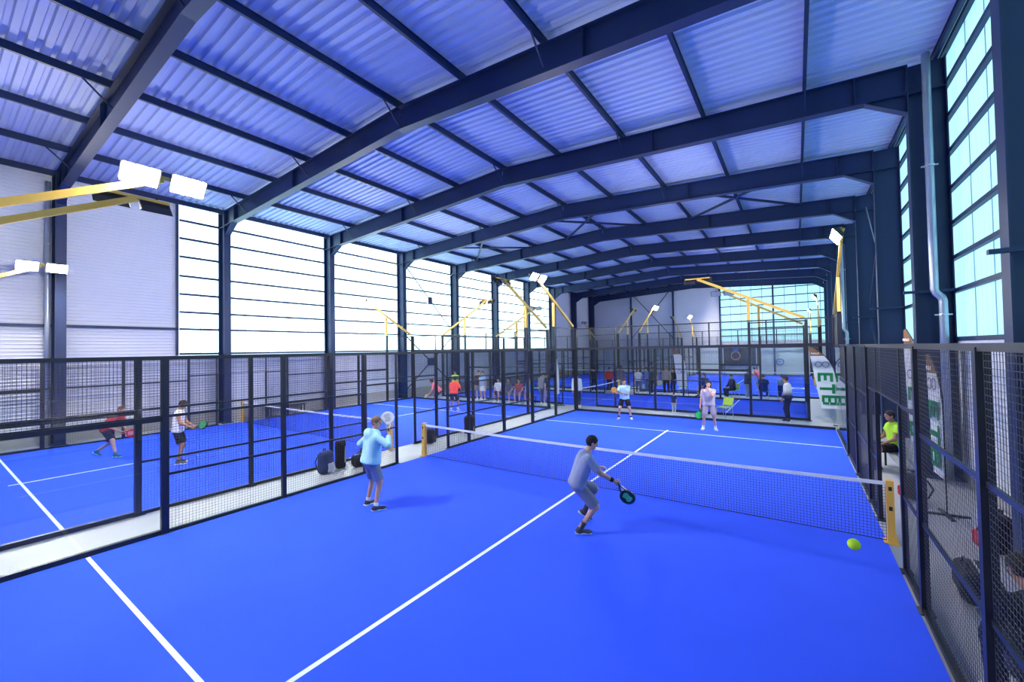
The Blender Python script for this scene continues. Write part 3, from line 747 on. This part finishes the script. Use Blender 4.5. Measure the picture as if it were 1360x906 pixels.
    J = {k: M4 @ Vector(v) for k, v in dict(wl=wl_, wr=wr_, el=ell_, er=elr, hc=hc).items()}
    J['dl'] = (J['wl'] - J['el']).normalized(); J['dr'] = (J['wr'] - J['er']).normalized()
    return J

def racket(label, hand, d, nrm, col, rim=(.03, .03, .035), core=None):
    """padel racket: hand = world point of the grip, d = direction from grip to head, nrm = face normal"""
    d = Vector(d).normalized(); n = Vector(nrm); n = (n - d * n.dot(d)).normalized(); s = d.cross(n)
    r = empty('padel_racket', hand, label=label, cat='racket')
    r.rotation_mode = 'QUATERNION'; r.rotation_quaternion = Matrix(((s.x, d.x, n.x), (s.y, d.y, n.y), (s.z, d.z, n.z))).to_quaternion()
    MB().tube([(0, -.07, 0), (0, -.06, 0), (0, .07, 0)], [.018, .0165, .015], 10).obj('handle', MT['lampbody'], r, smooth=True)
    N_ = 28; out = []
    for i in range(N_):
        t = 2 * math.pi * i / N_; x = .128 * math.cos(t) * (1 + .06 * math.sin(t)); y = .27 + .13 * math.sin(t)
        if y < .2: x *= 1 - .25 * ((.2 - y) / .06)
        out.append((x, y))
    MB().prism([(a * .93, .27 + (b - .27) * .93) for a, b in out], 2, -.018, .018).obj('face', cm(col, .35), r)
    m = MB(); no = len(out)
    vs = [(a, b, z) for z in (-.019, .019) for a, b in out] + [(a * .9, .27 + (b - .27) * .9, z) for z in (-.019, .019) for a, b in out]
    fs = []
    for i in range(no):
        j = (i + 1) % no; fs += [(i, j, no + j, no + i), (2*no + j, 2*no + i, 3*no + i, 3*no + j), (j, i, 2*no + i, 2*no + j), (no + i, no + j, 3*no + j, 3*no + i)]
    m.add(vs, fs).obj('rim', cm(rim, .35), r)
    for sg in (-1, 1): MB().beam((sg * .012, .06, 0), (sg * .05, .165, 0), .02, .03, (0, 0, 1)).obj('throat', cm(rim, .35), r)
    hm = MB()
    for ix in range(-3, 4):
        for iy in range(-2, 3):
            x, y = ix * .027, .28 + iy * .033
            if (x / .095) ** 2 + ((y - .27) / .095) ** 2 < 1: hm.add([(x + .006 * math.cos(k * math.pi / 3), y + .006 * math.sin(k * math.pi / 3), z) for z in (-.0188, .0188) for k in range(6)], [tuple(range(6))[::-1], tuple(range(6, 12))])
    hm.obj('hole_pattern', MT['lampbody'], r)
    if core: MB().add([(.085 * math.cos(k * math.pi / 8) * (.55 if k % 4 < 2 else .9), .275 + .085 * math.sin(k * math.pi / 8), z) for z in (-.0184, .0184) for k in range(16)], [tuple(range(16))[::-1], tuple(range(16, 32))]).obj('face_graphic', cm(core, .35), r)

# ------------------------------------------------------------------ players
RES = .016
fwd = lambda a: (math.cos(R(a)), math.sin(R(a)))
J = person('man in light blue hoodie and grey shorts with his back turned', (-2.97, -3.38), (.16, .98),
    dict(top=(.42, .74, .84), sleeve=1.9, hood=True, bot=(.22, .25, .38), leg=.88, hair=(.16, .09, .05), sock=(.85, .85, .88), shoe=(.05, .05, .07), fat=1.28),
    dict(pel=(0, 0, .93), lean=7, twist=-8, head=(-48, -2), Rr=(.22, .26, 1.40), L=(-.26, .20, 1.12), fl=(-.2, .03, 0, 8), fr=(.2, -.02, 0, -18), cr=60, cl=40, ep=((-.7, -.6, -.5), (.8, -.2, -.7))), RES)
racket('white padel racket raised beside the hoodie man\'s face', J['wr'] + J['dr'] * .08, (-.22, .10, 1), (.6, -.8, .1), (.82, .82, .84), (.75, .75, .78), (.55, .55, .6))
J = person('man in grey shirt and grey shorts stepping beside the near net', (.92, -2.0), (.75, .66),
    dict(top=(.25, .29, .46), sleeve=.8, bot=(.19, .20, .28), leg=.95, hair=(.015, .012, .014), sock=(.06, .06, .08), sockh=.3, shoe=(.07, .07, .09), band=(.01, .01, .012)),
    dict(pel=(0, -.14, .76), lean=20, side=0, head=(-5, 0), Rr=(.24, .42, .84), L=(-.22, .30, .95), fl=(-.26, .06, .10, 0, -35), fr=(.20, -.16, 0, -10), cr=60, ep=((-.6, -.7, -.4), (.4, -.9, -.2))), RES)
racket('green and black padel racket held low by the grey shirted man', J['wr'] + J['dr'] * .08, (.5, .3, -.85), (-.2, -.85, .3), (.02, .03, .04), (.01, .06, .09), (.10, .75, .30))
J = person('player in pale blue shirt and black shorts facing the net', (-2.15, 8.74), (.33, -.94),
    dict(fat=.9, top=(.45, .72, .92), sleeve=.75, bot=(.01, .01, .015), leg=.8, hair=(.05, .03, .02), sock=(.02, .02, .02), shoe=(.85, .85, .87)),
    dict(pel=(0, 0, .90), lean=8, head=(8, -4), Rr=(.20, .38, 1.16), L=(.02, .36, 1.12), fl=(-.25, 0, 0, 12), fr=(.25, .02, 0, -12), cr=60, cl=50), .018)
racket('orange and black padel racket held before the pale blue shirt', J['wr'] + J['dr'] * .08, (-.8, -.3, .35), (.2, -.9, .3), (.55, .25, .05), (.03, .03, .03))
J = person('player in beige grey shirt with one hand at his mouth', (1.25, 8.0), (.16, -.98),
    dict(top=(.52, .47, .50), sleeve=.75, bot=(.33, .29, .33), leg=.92, hair=(.03, .02, .018), sock=(.8, .8, .82), shoe=(.78, .78, .8)),
    dict(pel=(0, 0, .94), lean=1, head=(5, -3), Rr=(.30, .06, .78), L=(.0, .21, 1.46), fl=(-.2, 0, 0, 14), fr=(.2, 0, 0, -14), cr=60, cl=65, ep=((-.35, .45, -1), (.5, -.9, -.3))), .018)
racket('bright green padel racket hanging from the beige shirted player\'s hand', J['wr'] + J['dr'] * .08, (-.15, -.1, -1), (.5, -.85, 0), (.05, .62, .12), (.02, .25, .06))
J = person('runner in red shirt and dark shorts crouching on the next court', (-13.5, -5.05), (.82, .57),
    dict(top=(.50, .03, .05), sleeve=.7, bot=(.03, .03, .06), leg=.9, hair=(.12, .05, .03), sock=(.1, .2, .3), shoe=(.03, .16, .22), sole=(.5, .9, .75)),
    dict(pel=(-.05, -.05, .82), lean=38, head=(0, 25), Rr=(.16, .52, .78), L=(-.05, .5, .80), fl=(-.10, -.42, .05, 5, -30), fr=(.14, .38, 0, -5), cr=60, cl=60), .02)
racket('red padel racket held low by the crouching red runner', J['wr'] + J['dr'] * .08, (.8, .5, -.1), (.5, -.8, .3), (.62, .03, .06), (.5, .02, .04), (.75, .3, .3))
J = person('player in white sleeveless shirt, black shorts and dark cap', (-10.5, -4.2), (.50, .87),
    dict(top=(.82, .82, .86), sleeve=.18, bot=(.012, .012, .015), leg=.85, hair=(.03, .02, .02), cap=(.05, .03, .03), sock=(.05, .05, .05), sockh=.1, shoe=(.12, .11, .12), skin=SKIN_D),
    dict(pel=(0, 0, .94), lean=5, head=(-20, -14), Rr=(.28, .36, 1.02), L=(-.05, .36, 1.0), fl=(-.13, 0, 0, 8), fr=(.13, .04, 0, -8), cr=60, cl=50), .02)
racket('green black padel racket pointed out by the white shirted player', J['wr'] + J['dr'] * .08, (.75, .55, .35), (.5, -.7, .5), (.05, .30, .12), (.01, .02, .02))
J = person('player in orange red shirt and dark shorts by the glass', (-10.4, 7.1), (-.35, .94),
    dict(top=(.85, .08, .06), sleeve=.8, bot=(.04, .04, .06), leg=.85, hair=(.04, .03, .02), sock=(.8, .8, .8), shoe=(.4, .42, .45), skin=SKIN_D, fat=1.1),
    dict(pel=(0, 0, .90), lean=14, head=(20, 6), Rr=(.30, .30, .98), L=(-.2, .34, 1.0), fl=(-.17, 0, 0, 8), fr=(.17, .06, 0, -8), cr=60), .022)
racket('dark padel racket in the orange red player\'s hands', J['wr'] + J['dr'] * .08, (-.5, .7, .3), (.6, .6, .5), (.05, .05, .06))
J = person('player in pink shirt bending low beside the orange red player', (-12.66, 8.3), (-.7, -.5),
    dict(top=(.82, .16, .20), sleeve=.8, bot=(.03, .03, .06), leg=.85, hair=(.04, .03, .02), sock=(.7, .7, .7), shoe=(.10, .25, .35), skin=SKIN_D),
    dict(pel=(0, -.08, .80), lean=42, head=(0, 30), Rr=(.22, .42, .62), L=(-.16, .46, .66), fl=(-.24, .0, 0, 10), fr=(.24, .1, 0, -10), cr=60), .022)
racket('dark padel racket held low by the bending pink player', J['wr'] + J['dr'] * .08, (-.7, -.5, -.2), (.4, -.5, .7), (.08, .08, .1))

# ------------------------------------------------------------------ spectators
def seated(dy=0, z=.47, reach=.42): return dict(pel=(0, 0, z + .1), lean=6, L=(-.16, .36, z + .16), Rr=(.16, .36, z + .16), fl=(-.14, reach, 0, 8), fr=(.14, reach - .05, 0, -8), kn=((-.1, .6, 1), (.1, .6, 1)))
dark, navy, denim, grey = (.02, .02, .028), (.02, .03, .08), (.06, .10, .22), (.25, .26, .3)
SP = .026
toC = (.4, -.9)
person('bystander in lime yellow shirt beyond the orange red player', (-14.0, 11.2), (.3, -.95), dict(top=(.62, .85, .08), bot=navy, leg=1.9, hair=dark), None, SP)
person('bystander in dark top standing close to a pale blue shirt', (-12.15, 11.25), (.5, -.85), dict(top=(.05, .05, .07), sleeve=1.8, bot=grey, leg=.9, hair=(.08, .04, .03), sock=(.8, .8, .8)), None, SP)
person('bystander in pale blue shirt and white shorts', (-11.72, 11.15), (.1, -.99), dict(top=(.30, .42, .68), bot=(.75, .75, .78), leg=.85, hair=(.1, .05, .03), sock=(.8, .8, .8)), None, SP)
def bench(label, x, y, w, rotz=0, mat='black'):
    r = empty('bench', (x, y, 0), rotz, label=label, cat='bench')
    for i in range(3): MB().box(-w/2, w/2, -.19 + i * .135, -.19 + i * .135 + .11, .42, .45).obj('slat', MT[mat], r)
    for sx in (-1, 1):
        for sy in (-1, 1): MB().box(sx * (w/2 - .12) - .02, sx * (w/2 - .12) + .02, sy * .16 - .02, sy * .16 + .02, 0, .42).obj('leg', MT['black'], r)
        MB().box(sx * (w/2 - .12) - .02, sx * (w/2 - .12) + .02, -.16, .16, .38, .42).obj('crossbar', MT['black'], r)
bench('dark slatted bench under the row of seated spectators', -9.45, 11.1, 2.9)
for (x, t, b, hr, lb) in ((-10.5, (.75, .78, .85), (.05, .05, .08), (.10, .06, .04), 'seated spectator in white shirt on the dark bench'), (-9.75, (.10, .10, .14), grey, dark, 'seated spectator in charcoal shirt on the dark bench'),
                      (-9.05, (.35, .08, .06), (.2, .2, .24), (.10, .04, .02), 'seated spectator in brick red shirt on the dark bench'), (-8.35, (.10, .28, .80), (.2, .12, .12), (.3, .25, .2), 'seated spectator in bright blue shirt on the dark bench')):
    person(lb, (x, 11.1), (.2, -.98), dict(top=t, bot=b, leg=.95, hair=hr, sock=(.8, .8, .8)), seated(), SP)
person('heavy bystander in brown grey jacket standing past the bench', (-7.62, 11.25), (-.2, .98), dict(top=(.20, .17, .18), sleeve=1.8, bot=(.16, .14, .15), leg=1.9, hair=grey, fat=1.15), None, SP)
person('walker in dark top and khaki shorts with white shoes', (-7.12, 10.75), (1, .1), dict(top=dark, bot=(.38, .33, .33), leg=.95, hair=(.02, .015, .015), sock=(.8, .8, .8)), dict(fl=(-.1, -.2, 0, 0), fr=(.1, .25, 0, 0)), SP)
person('bystander in white jacket and dark jeans at the glass corner', (-5.45, 11.0), (-.2, .98), dict(top=(.72, .75, .80), sleeve=1.9, bot=navy, leg=1.9, hair=dark, hem=-.1), None, SP)
person('waiting man in white to black faded sweater and dark trousers', (3.62, 11.25), (-.95, .25), dict(top=MT['ombre'], sleeve=1.8, bot=(.012, .014, .03), leg=1.92, hair=(.03, .02, .02), shoe=dark, skin=SKIN_D), dict(fl=(-.13, 0, 0, 8), fr=(.13, .05, 0, -8), Rr=(.22, .12, .86), L=(-.22, .14, .88)), .02)
person('small child in navy top standing by the fence', (-.78, 11.4), (.3, .95), dict(top=navy, bot=(.4, .42, .46), leg=1.9, hair=(.12, .06, .04)), None, .024, .52)
# crowd in the aisle beyond the crosswise court
cy_ = 18.8
crowd = [(-7.7, dark, dark, 'spectator dressed in black left of the dark red shirt', (0, -1), 0), (-6.75, (.38, .03, .04), dark, 'spectator in dark red shirt seen from behind', (0, 1), 0), (-6.3, (.03, .03, .04), dark, 'spectator in black shirt behind the dark red one', (.5, .8), 0),
         (-5.75, (.10, .09, .14), (.2, .2, .24), 'tall spectator in plum top and dark cap', (0, -1), 1), (-4.75, (.62, .68, .80), denim, 'spectator in white shirt and jeans behind the pale blue player', (.5, -.8), 0), (-4.25, (.12, .20, .50), denim, 'spectator in denim blue shirt beside the white shirt', (-.8, -.5), 0),
         (-3.65, (.05, .07, .06), dark, 'spectator in dark green coat right of the denim shirt', (0, -1), 0), (-2.95, (.35, .30, .28), dark, 'spectator in tan top left of the white logo banner', (.2, -1), 0), (-2.6, dark, dark, 'spectator in black top nearest the white logo banner', (-.3, -1), 0),
         (1.55, (.03, .04, .05), (.30, .32, .4), 'spectator in black jacket and grey trousers near the chairs', (.9, .3), 0)]
for i, (x, t, b, lb, fc, cp) in enumerate(crowd):
    y = cy_ + .38 * ((i * 7) % 3 - 1); o = dict(top=t, sleeve=1.8 if i % 2 else .7, bot=b, leg=1.9, hair=dark, skin=SKIN if i % 3 else SKIN_D)
    if cp: o['cap'] = (.02, .02, .02)
    person(lb, (x, y), fc, o, dict(fl=(-.13, .04 * (i % 3), 0, 10), L=(-.25, .1 + .05 * (i % 4), .82 + .1 * (i % 3))), .03, .93 + .03 * ((i * 5) % 4))
def chair(label, x, y, rotz, col, group=None):
    r = empty('chair', (x, y, 0), rotz, label=label, cat='chair', group=group); c = cm(col, .5); mt = MT['galv']
    MB().box(-.22, .22, -.21, .21, .43, .46).obj('seat', c, r)
    MB().add([(-.22, -.21, .52), (.22, -.21, .52), (.22, -.28, .84), (-.22, -.28, .84), (-.22, -.24, .52), (.22, -.24, .52), (.22, -.31, .84), (-.22, -.31, .84)], [(3,2,1,0),(4,5,6,7),(0,1,5,4),(1,2,6,5),(2,3,7,6),(3,0,4,7)]).obj('backrest', c, r)
    for sx in (-1, 1):
        MB().tube([(sx * .22, .19, .44), (sx * .23, .23, 0)], .012, 8).obj('leg', mt, r); MB().tube([(sx * .235, -.30, .84), (sx * .235, -.20, .44), (sx * .235, -.24, 0)], .012, 8).obj('leg', mt, r)
LIME = (.45, .62, .05)
chair('empty lime green chair beside the beige shirted player', 1.35, 11.05, 2.6, LIME)
chair('chair with navy back at the far aisle, under the dark haired sitter', 2.35, 18.7, 0, (.02, .03, .14)); chair('chair with navy back behind the waiting man\'s shoulder', 3.25, 18.7, 0, (.02, .03, .14))
chair('lime green chair under the sitter in black coat', .85, 18.5, 2.2, LIME); chair('dark chair under the long haired sitter', -.7, 18.95, 2.6, dark)
chair('empty lime green chair under the white logo banner', -2.0, 18.9, .4, LIME)
person('sitter with dark hair seen from behind on a navy chair', (2.35, 18.72), (0, 1), dict(top=navy, bot=navy, leg=1.9, hair=dark), seated(), .03)
person('sitter in grey top seen from behind on a navy chair', (3.25, 18.72), (0, 1), dict(top=(.22, .3, .45), bot=navy, leg=1.9, hair=(.05, .05, .09)), seated(), .03)
person('sitter in black coat on the lime green chair', (.85, 18.52), (-.8, -.6), dict(top=(.03, .03, .05), sleeve=1.8, bot=dark, leg=1.9, hair=dark), seated(), .03)
person('long haired sitter in dark blue dress with legs stretched', (-.7, 18.97), (-.5, -.86), dict(top=navy, sleeve=1.7, bot=navy, leg=.9, hair=dark, long=True, shoe=dark), seated(reach=.55), .03)
person('distant player in pink shirt leaning on the far court', (1.9, 23.6), (-.8, .5), dict(top=(.85, .14, .2), bot=(.2, .3, .6), leg=.9, hair=dark), dict(pel=(0, 0, .86), lean=32, Rr=(.2, .5, .8), L=(-.2, .5, .9)), .03)
# beside the right hand fence
bench('dark slatted bench outside the fence by the low seated man', 5.5, -3.5, 1.8, HALF); 
person('man in black jacket sitting low outside the mesh fence', (5.43, -3.72), (-.1, .99), dict(top=(.015, .018, .03), sleeve=1.9, bot=(.02, .03, .08), leg=1.9, hair=(.015, .012, .012), skin=SKIN_D), dict(seated(z=.44), lean=22, head=(10, -10)), .02)
bench('low dark bench against the long wall cladding', -17.35, 2.3, 1.9, HALF)
bench('light slatted bench seen through the fence door', 5.85, 4.3, 2.2, HALF, 'galv')
person('bystander in fluorescent vest sitting past the fence door', (5.85, 4.9), (-.9, -.3), dict(top=(.55, .9, .06), sleeve=.5, bot=dark, leg=.9, hair=dark, skin=SKIN_D, shoe=(.1, .15, .4)), seated(), .026)

# ------------------------------------------------------------------ bags and balls
def bag(label, loc, rotz, half, col, kind, accent=(.7, .7, .74), tilt=0):
    r = empty('sports_bag' if kind == 'duffel' else 'backpack' if kind == 'pack' else 'racket_bag', loc, rotz, label=label, cat='bag')
    a, b, c = half; m = cm(col, .7)
    if kind == 'duffel':
        f = union([rbox((0, 0, c), (a, b, c * .9), min(b, c) * .6)], .02)
        link('body', net_mesh('body', [mesh_sdf(f, .02)], m), r)
        for s in (-1, 1): MB().tube([(-a * .5, s * b * .8, c * 1.2), (-a * .3, s * b * .5, c * 2.2), (a * .3, s * b * .5, c * 2.2), (a * .5, s * b * .8, c * 1.2)], .014, 6).obj('handle', MT['black'], r)
        MB().box(-a * .8, a * .8, -.008, .008, c * 1.88, c * 1.93).obj('zip', MT['galv'], r)
        MB().tube([(a * .1, -b - .004, c), (a * .1, -b - .001, c)], c * .4, 12).obj('badge', cm(accent), r)
    elif kind == 'pack':
        f = union([rbox((0, 0, c * .95), (a, b, c * .93), b * .8), ell((0, -b * .9, c * .6), (a * .8, b * .6, c * .5))], .04)
        link('body', net_mesh('body', [mesh_sdf(f, .02)], m), r)
        link('pocket', net_mesh('pocket', [mesh_sdf(rbox((0, -b * 1.15, c * .55), (a * .55, b * .4, c * .38), .04), .016)], cm(accent)), r)
        MB().tube([(-.04, b * .3, c * 1.85), (-.03, b * .3, c * 2.05), (.03, b * .3, c * 2.05), (.04, b * .3, c * 1.85)], .012, 6).obj('handle', MT['black'], r)
        for s in (-1, 1): MB().tube([(s * a * .5, b, c * 1.6), (s * a * .7, b * 1.5, c), (s * a * .6, b, c * .3)], .016, 6).obj('strap', MT['black'], r)
    else:
        f = union([cap((0, 0, a * .9), (0, 0, c * 1.6), a * .8, a), rbox((0, 0, c), (a, b * .7, c), .05)], .03)
        link('body', net_mesh('body', [mesh_sdf(f, .02)], m), r)
        MB().beam((a * .5, -b * .85, c * .4), (a * .5, -b * .85, c * 1.6), .03, .02).obj('piping', cm(accent), r)
        MB().tube([(0, b * .7, c * 1.5), (0, b * 1.2, c), (0, b * .7, c * .5)], .014, 6).obj('strap', MT['black'], r)
bag('navy and grey backpack standing in the strip between courts', (-5.95, -2.52, 0), 1.9, (.2, .13, .30), (.03, .045, .12), 'pack', (.45, .48, .56))
bag('tall black racket bag leaning at the fence post', (-6.08, -2.02, 0), 1.6, (.13, .12, .36), (.012, .012, .018), 'racket', (.8, .8, .82))
bag('black duffel bag with round white badge', (-5.72, -1.62, 0), 1.2, (.26, .16, .17), (.015, .015, .02), 'duffel', (.8, .8, .84))
bag('grey and black sports bag with white stripes behind the duffel', (-6.02, -1.15, 0), 1.5, (.26, .15, .21), (.03, .03, .035), 'duffel', (.75, .75, .78))
bag('black backpack on the strip beside the yellow net post', (-6.1, 1.25, 0), 1.7, (.17, .13, .26), (.012, .012, .018), 'pack', (.05, .05, .06))
bag('black racket bag with white edge leaning past the net', (-6.05, 3.2, 0), 1.2, (.2, .14, .31), (.012, .012, .016), 'racket', (.8, .82, .85))
bag('black sports bag with pale zip band outside the fence', (5.62, -1.35, 0), 1.5, (.32, .18, .2), (.015, .015, .02), 'duffel', (.6, .62, .66))
bag('black and red backpack on the floor under the pale cladding', (6.25, .4, 0), -1.4, (.2, .15, .3), (.02, .012, .014), 'pack', (.5, .03, .04))
bag('black bag with red pocket behind the fence door', (5.75, 2.55, 0), -1.4, (.2, .15, .26), (.015, .015, .018), 'pack', (.6, .05, .04))
def ball(label, loc):
    v = mesh_sdf(ell(loc, (.034,) * 3), .006); o = link('padel_ball', net_mesh('padel_ball', [v], MT['ball']), label=label, cat='ball')
    o.data.transform(Matrix.Translation(-Vector(loc))); o.location = loc
ball('yellow green ball in flight over the near court', (4.20, -5.15, 1.79))
ball('small yellow green ball at the foot of the fence post', (-4.93, 6.0, .3))

# ------------------------------------------------------------------ banners, board, emblem
def text_obj(txt, size, mat, parent, mtx, name='lettering', depth=.002):
    c = bpy.data.curves.new(name, 'FONT'); c.body = txt; c.size = size; c.align_x = 'CENTER'; c.align_y = 'CENTER'; c.extrude = depth; c.offset = size * .035
    t = bpy.data.objects.new(name, c); COL.objects.link(t); bpy.context.view_layer.update()
    me = bpy.data.meshes.new_from_object(t.evaluated_get(bpy.context.evaluated_depsgraph_get())); bpy.data.objects.remove(t)
    me.materials.clear(); me.materials.append(mat); o = link(name, me, parent); o.matrix_local = mtx; return o
WHITE = principled('banner_cloth', (.80, .82, .86), .8, spec=.2); BROWN = principled('banner_brown', (.26, .13, .06), .8, spec=.2); GREEN = principled('banner_green', (.01, .22, .08), .8, spec=.2)
GLYPH = dict(E=[(0, 0, .22, 1), (.22, 0, .72, .2), (.22, .4, .62, .6), (.22, .8, .72, 1)], T=[(0, .8, .76, 1), (.27, 0, .49, .8)],
             B=[(0, 0, .22, 1), (.22, 0, .56, .18), (.22, .41, .56, .59), (.22, .82, .56, 1), (.56, .06, .76, .47), (.56, .53, .76, .94)])
def banner(label, loc, rotz, style='etb', h=2.95, lean=.0):
    """feather banner: local x across, z up, pole along the +x edge, curving over to -x at the top"""
    r = empty('feather_banner', loc, rotz, label=label, cat='banner')
    def pole_x(z): t = max(0, (z - 1.6) / (h - 1.6)); return .38 - .62 * t ** 3 + lean * (h - z)
    def left_x(z): t = (z - .62) / (h - .62); return -.20 - .12 * t + lean * (h - z)
    def strip(z0, z1, mat, name):
        m = MB(); n = 12; vs = []
        for i in range(n + 1):
            z = z0 + (z1 - z0) * i / n; a, b = left_x(z), max(pole_x(z) - .01, left_x(z) + .004)
            for k in range(5):
                t = k / 4; vs.append((a + (b - a) * t, .008 * math.sin(3 * t + z * 2), z))
        fs = [(i*5+k, i*5+k+1, (i+1)*5+k+1, (i+1)*5+k) for i in range(n) for k in range(4)]
        nv = len(vs); vs += [(x, y + .004, z) for x, y, z in vs]; fs += [tuple(nv + q for q in f[::-1]) for f in fs]
        m.add(vs, fs); return m.obj(name, mat, r, smooth=True)
    zc = h - .38
    strip(.62, zc, WHITE, 'sail'); strip(zc, h - .03, BROWN if style != 'plain' else WHITE, 'sail_top')
    MB().tube([(pole_x(z), .01, z) for z in [.02 + (h - .04) * i / 16 for i in range(17)]], .014, 8).obj('pole', MT['black'], r)
    x0 = pole_x(.05)
    MB().box(x0 - .3, x0 + .3, -.03, .03, 0, .03).box(x0 - .03, x0 + .03, -.3, .3, 0, .03).obj('cross_base', MT['black'], r)
    xm = lambda z: (left_x(z) + min(pole_x(z), .38 + lean * (h - z))) / 2
    for sy, ang in ((-.028, 0), (.032, math.pi)):
        B0 = Matrix.Rotation(ang, 4, 'Z') @ Matrix.Rotation(HALF, 4, 'X')
        if style == 'etb':
            for ch, z in (('E', 1.80), ('T', 1.38), ('B', .96)):
                lm = MB()
                for (u0, v0, u1, v1) in GLYPH[ch]: lm.box((u0 - .36) * .46, (u1 - .36) * .46, (v0 - .5) * .46, (v1 - .5) * .46, -.002, .002)
                lo = lm.obj('lettering', GREEN, r); lo.matrix_local = Matrix.Translation((xm(z) + .0, sy, z)) @ B0 @ Matrix.Rotation(-HALF, 4, 'Z')
            text_obj('BIOLO', .085, WHITE, r, Matrix.Translation((xm(zc + .1) - .02, sy, zc + .09)) @ B0)
        if style == 'blank': continue
        z = 2.28 if style == 'etb' else 1.5; ring = MB()
        for cx in (-.10, .12):
            for i in range(16):
                t0, t1 = 2 * math.pi * i / 16, 2 * math.pi * (i + 1) / 16
                ring.beam((xm(z) + cx + .10 * math.cos(t0), sy, z + .10 * math.sin(t0)), (xm(z) + cx + .10 * math.cos(t1), sy, z + .10 * math.sin(t1)), .035, .004, (0, 1, 0))
        ring.obj('emblem', cm((.30, .32, .42) if style == 'etb' else (.25, .2, .4)), r)
    return r
banner('white feather banner with green letters ETB past the glass end wall', (4.62, 11.0, 0), 0, 'etb', 2.98, .10)
banner('narrow white feather banner standing at the glass corner', (-6.62, 11.0, 0), 1.72, 'blank', 2.9)
banner('white feather banner with ring emblem among the crowd', (-2.1, 18.35, 0), 0, 'logo', 2.95, .06)
banner('tall feather banner with brown tip outside the mesh fence', (6.25, 5.3, 0), -1.25, 'etb', 3.4)
banner('feather banner with green letters between fence and dark column', (6.0, 2.2, 0), -1.5, 'etb', 2.85)
r = empty('sponsor_board', (-.95, Y1 - .35, 0), label='dark navy sponsor board with ring emblem on the gable wall', cat='board')
MB().box(-1.85, 1.85, -.03, .03, .95, 2.85).obj('board', cm((.03, .035, .06), .6), r); MB().box(-1.62, -1.55, -.04, -.03, 1.0, 2.8).box(1.45, 1.52, -.04, -.03, 1.0, 2.8).obj('edge_stripe', MT['clad'], r)
m = MB()
for i in range(24):
    t0, t1 = 2 * math.pi * i / 24, 2 * math.pi * (i + 1) / 24; m.beam((-.4 + .42 * math.cos(t0), -.04, 2.0 + .42 * math.sin(t0)), (-.4 + .42 * math.cos(t1), -.04, 2.0 + .42 * math.sin(t1)), .09, .01, (0, 1, 0))
m.obj('ring_emblem', cm((.45, .25, .15)), r); MB().prism([(-.7, 2.75), (-.1, 2.75), (-.4, 2.25)], 1, -.05, -.035).obj('blue_mark', cm((.05, .12, .6)), r)
for s in (-1.5, 1.5): MB().box(s - .04, s + .04, -.02, .04, 0, .95).obj('leg', MT['black'], r)
r = empty('wall_emblem', (2.55, Y1 - .14, 0), label='round blue emblem on the pale gable wall', cat='emblem'); m = MB()
for i in range(24):
    t0, t1 = 2 * math.pi * i / 24, 2 * math.pi * (i + 1) / 24; m.beam((.3 * math.cos(t0), 0, 1.35 + .3 * math.sin(t0)), (.3 * math.cos(t1), 0, 1.35 + .3 * math.sin(t1)), .12, .02, (0, 1, 0))
m.obj('ring', cm((.10, .20, .55)), r); MB().tube([(0, .01, 1.35), (0, -.01, 1.35)], .16, 16).obj('disc', cm((.3, .45, .75)), r)

t_d = [o for o in COL.objects if o.name.startswith('court_turf') and 'sponsor' in o.get('label', '')][0]
text_obj('D', 1.5, MT['line'], t_d, Matrix.Translation((3.96, 26.4, .014)) @ Matrix.Rotation(.12, 4, 'Z'), 'turf_lettering', .0015)
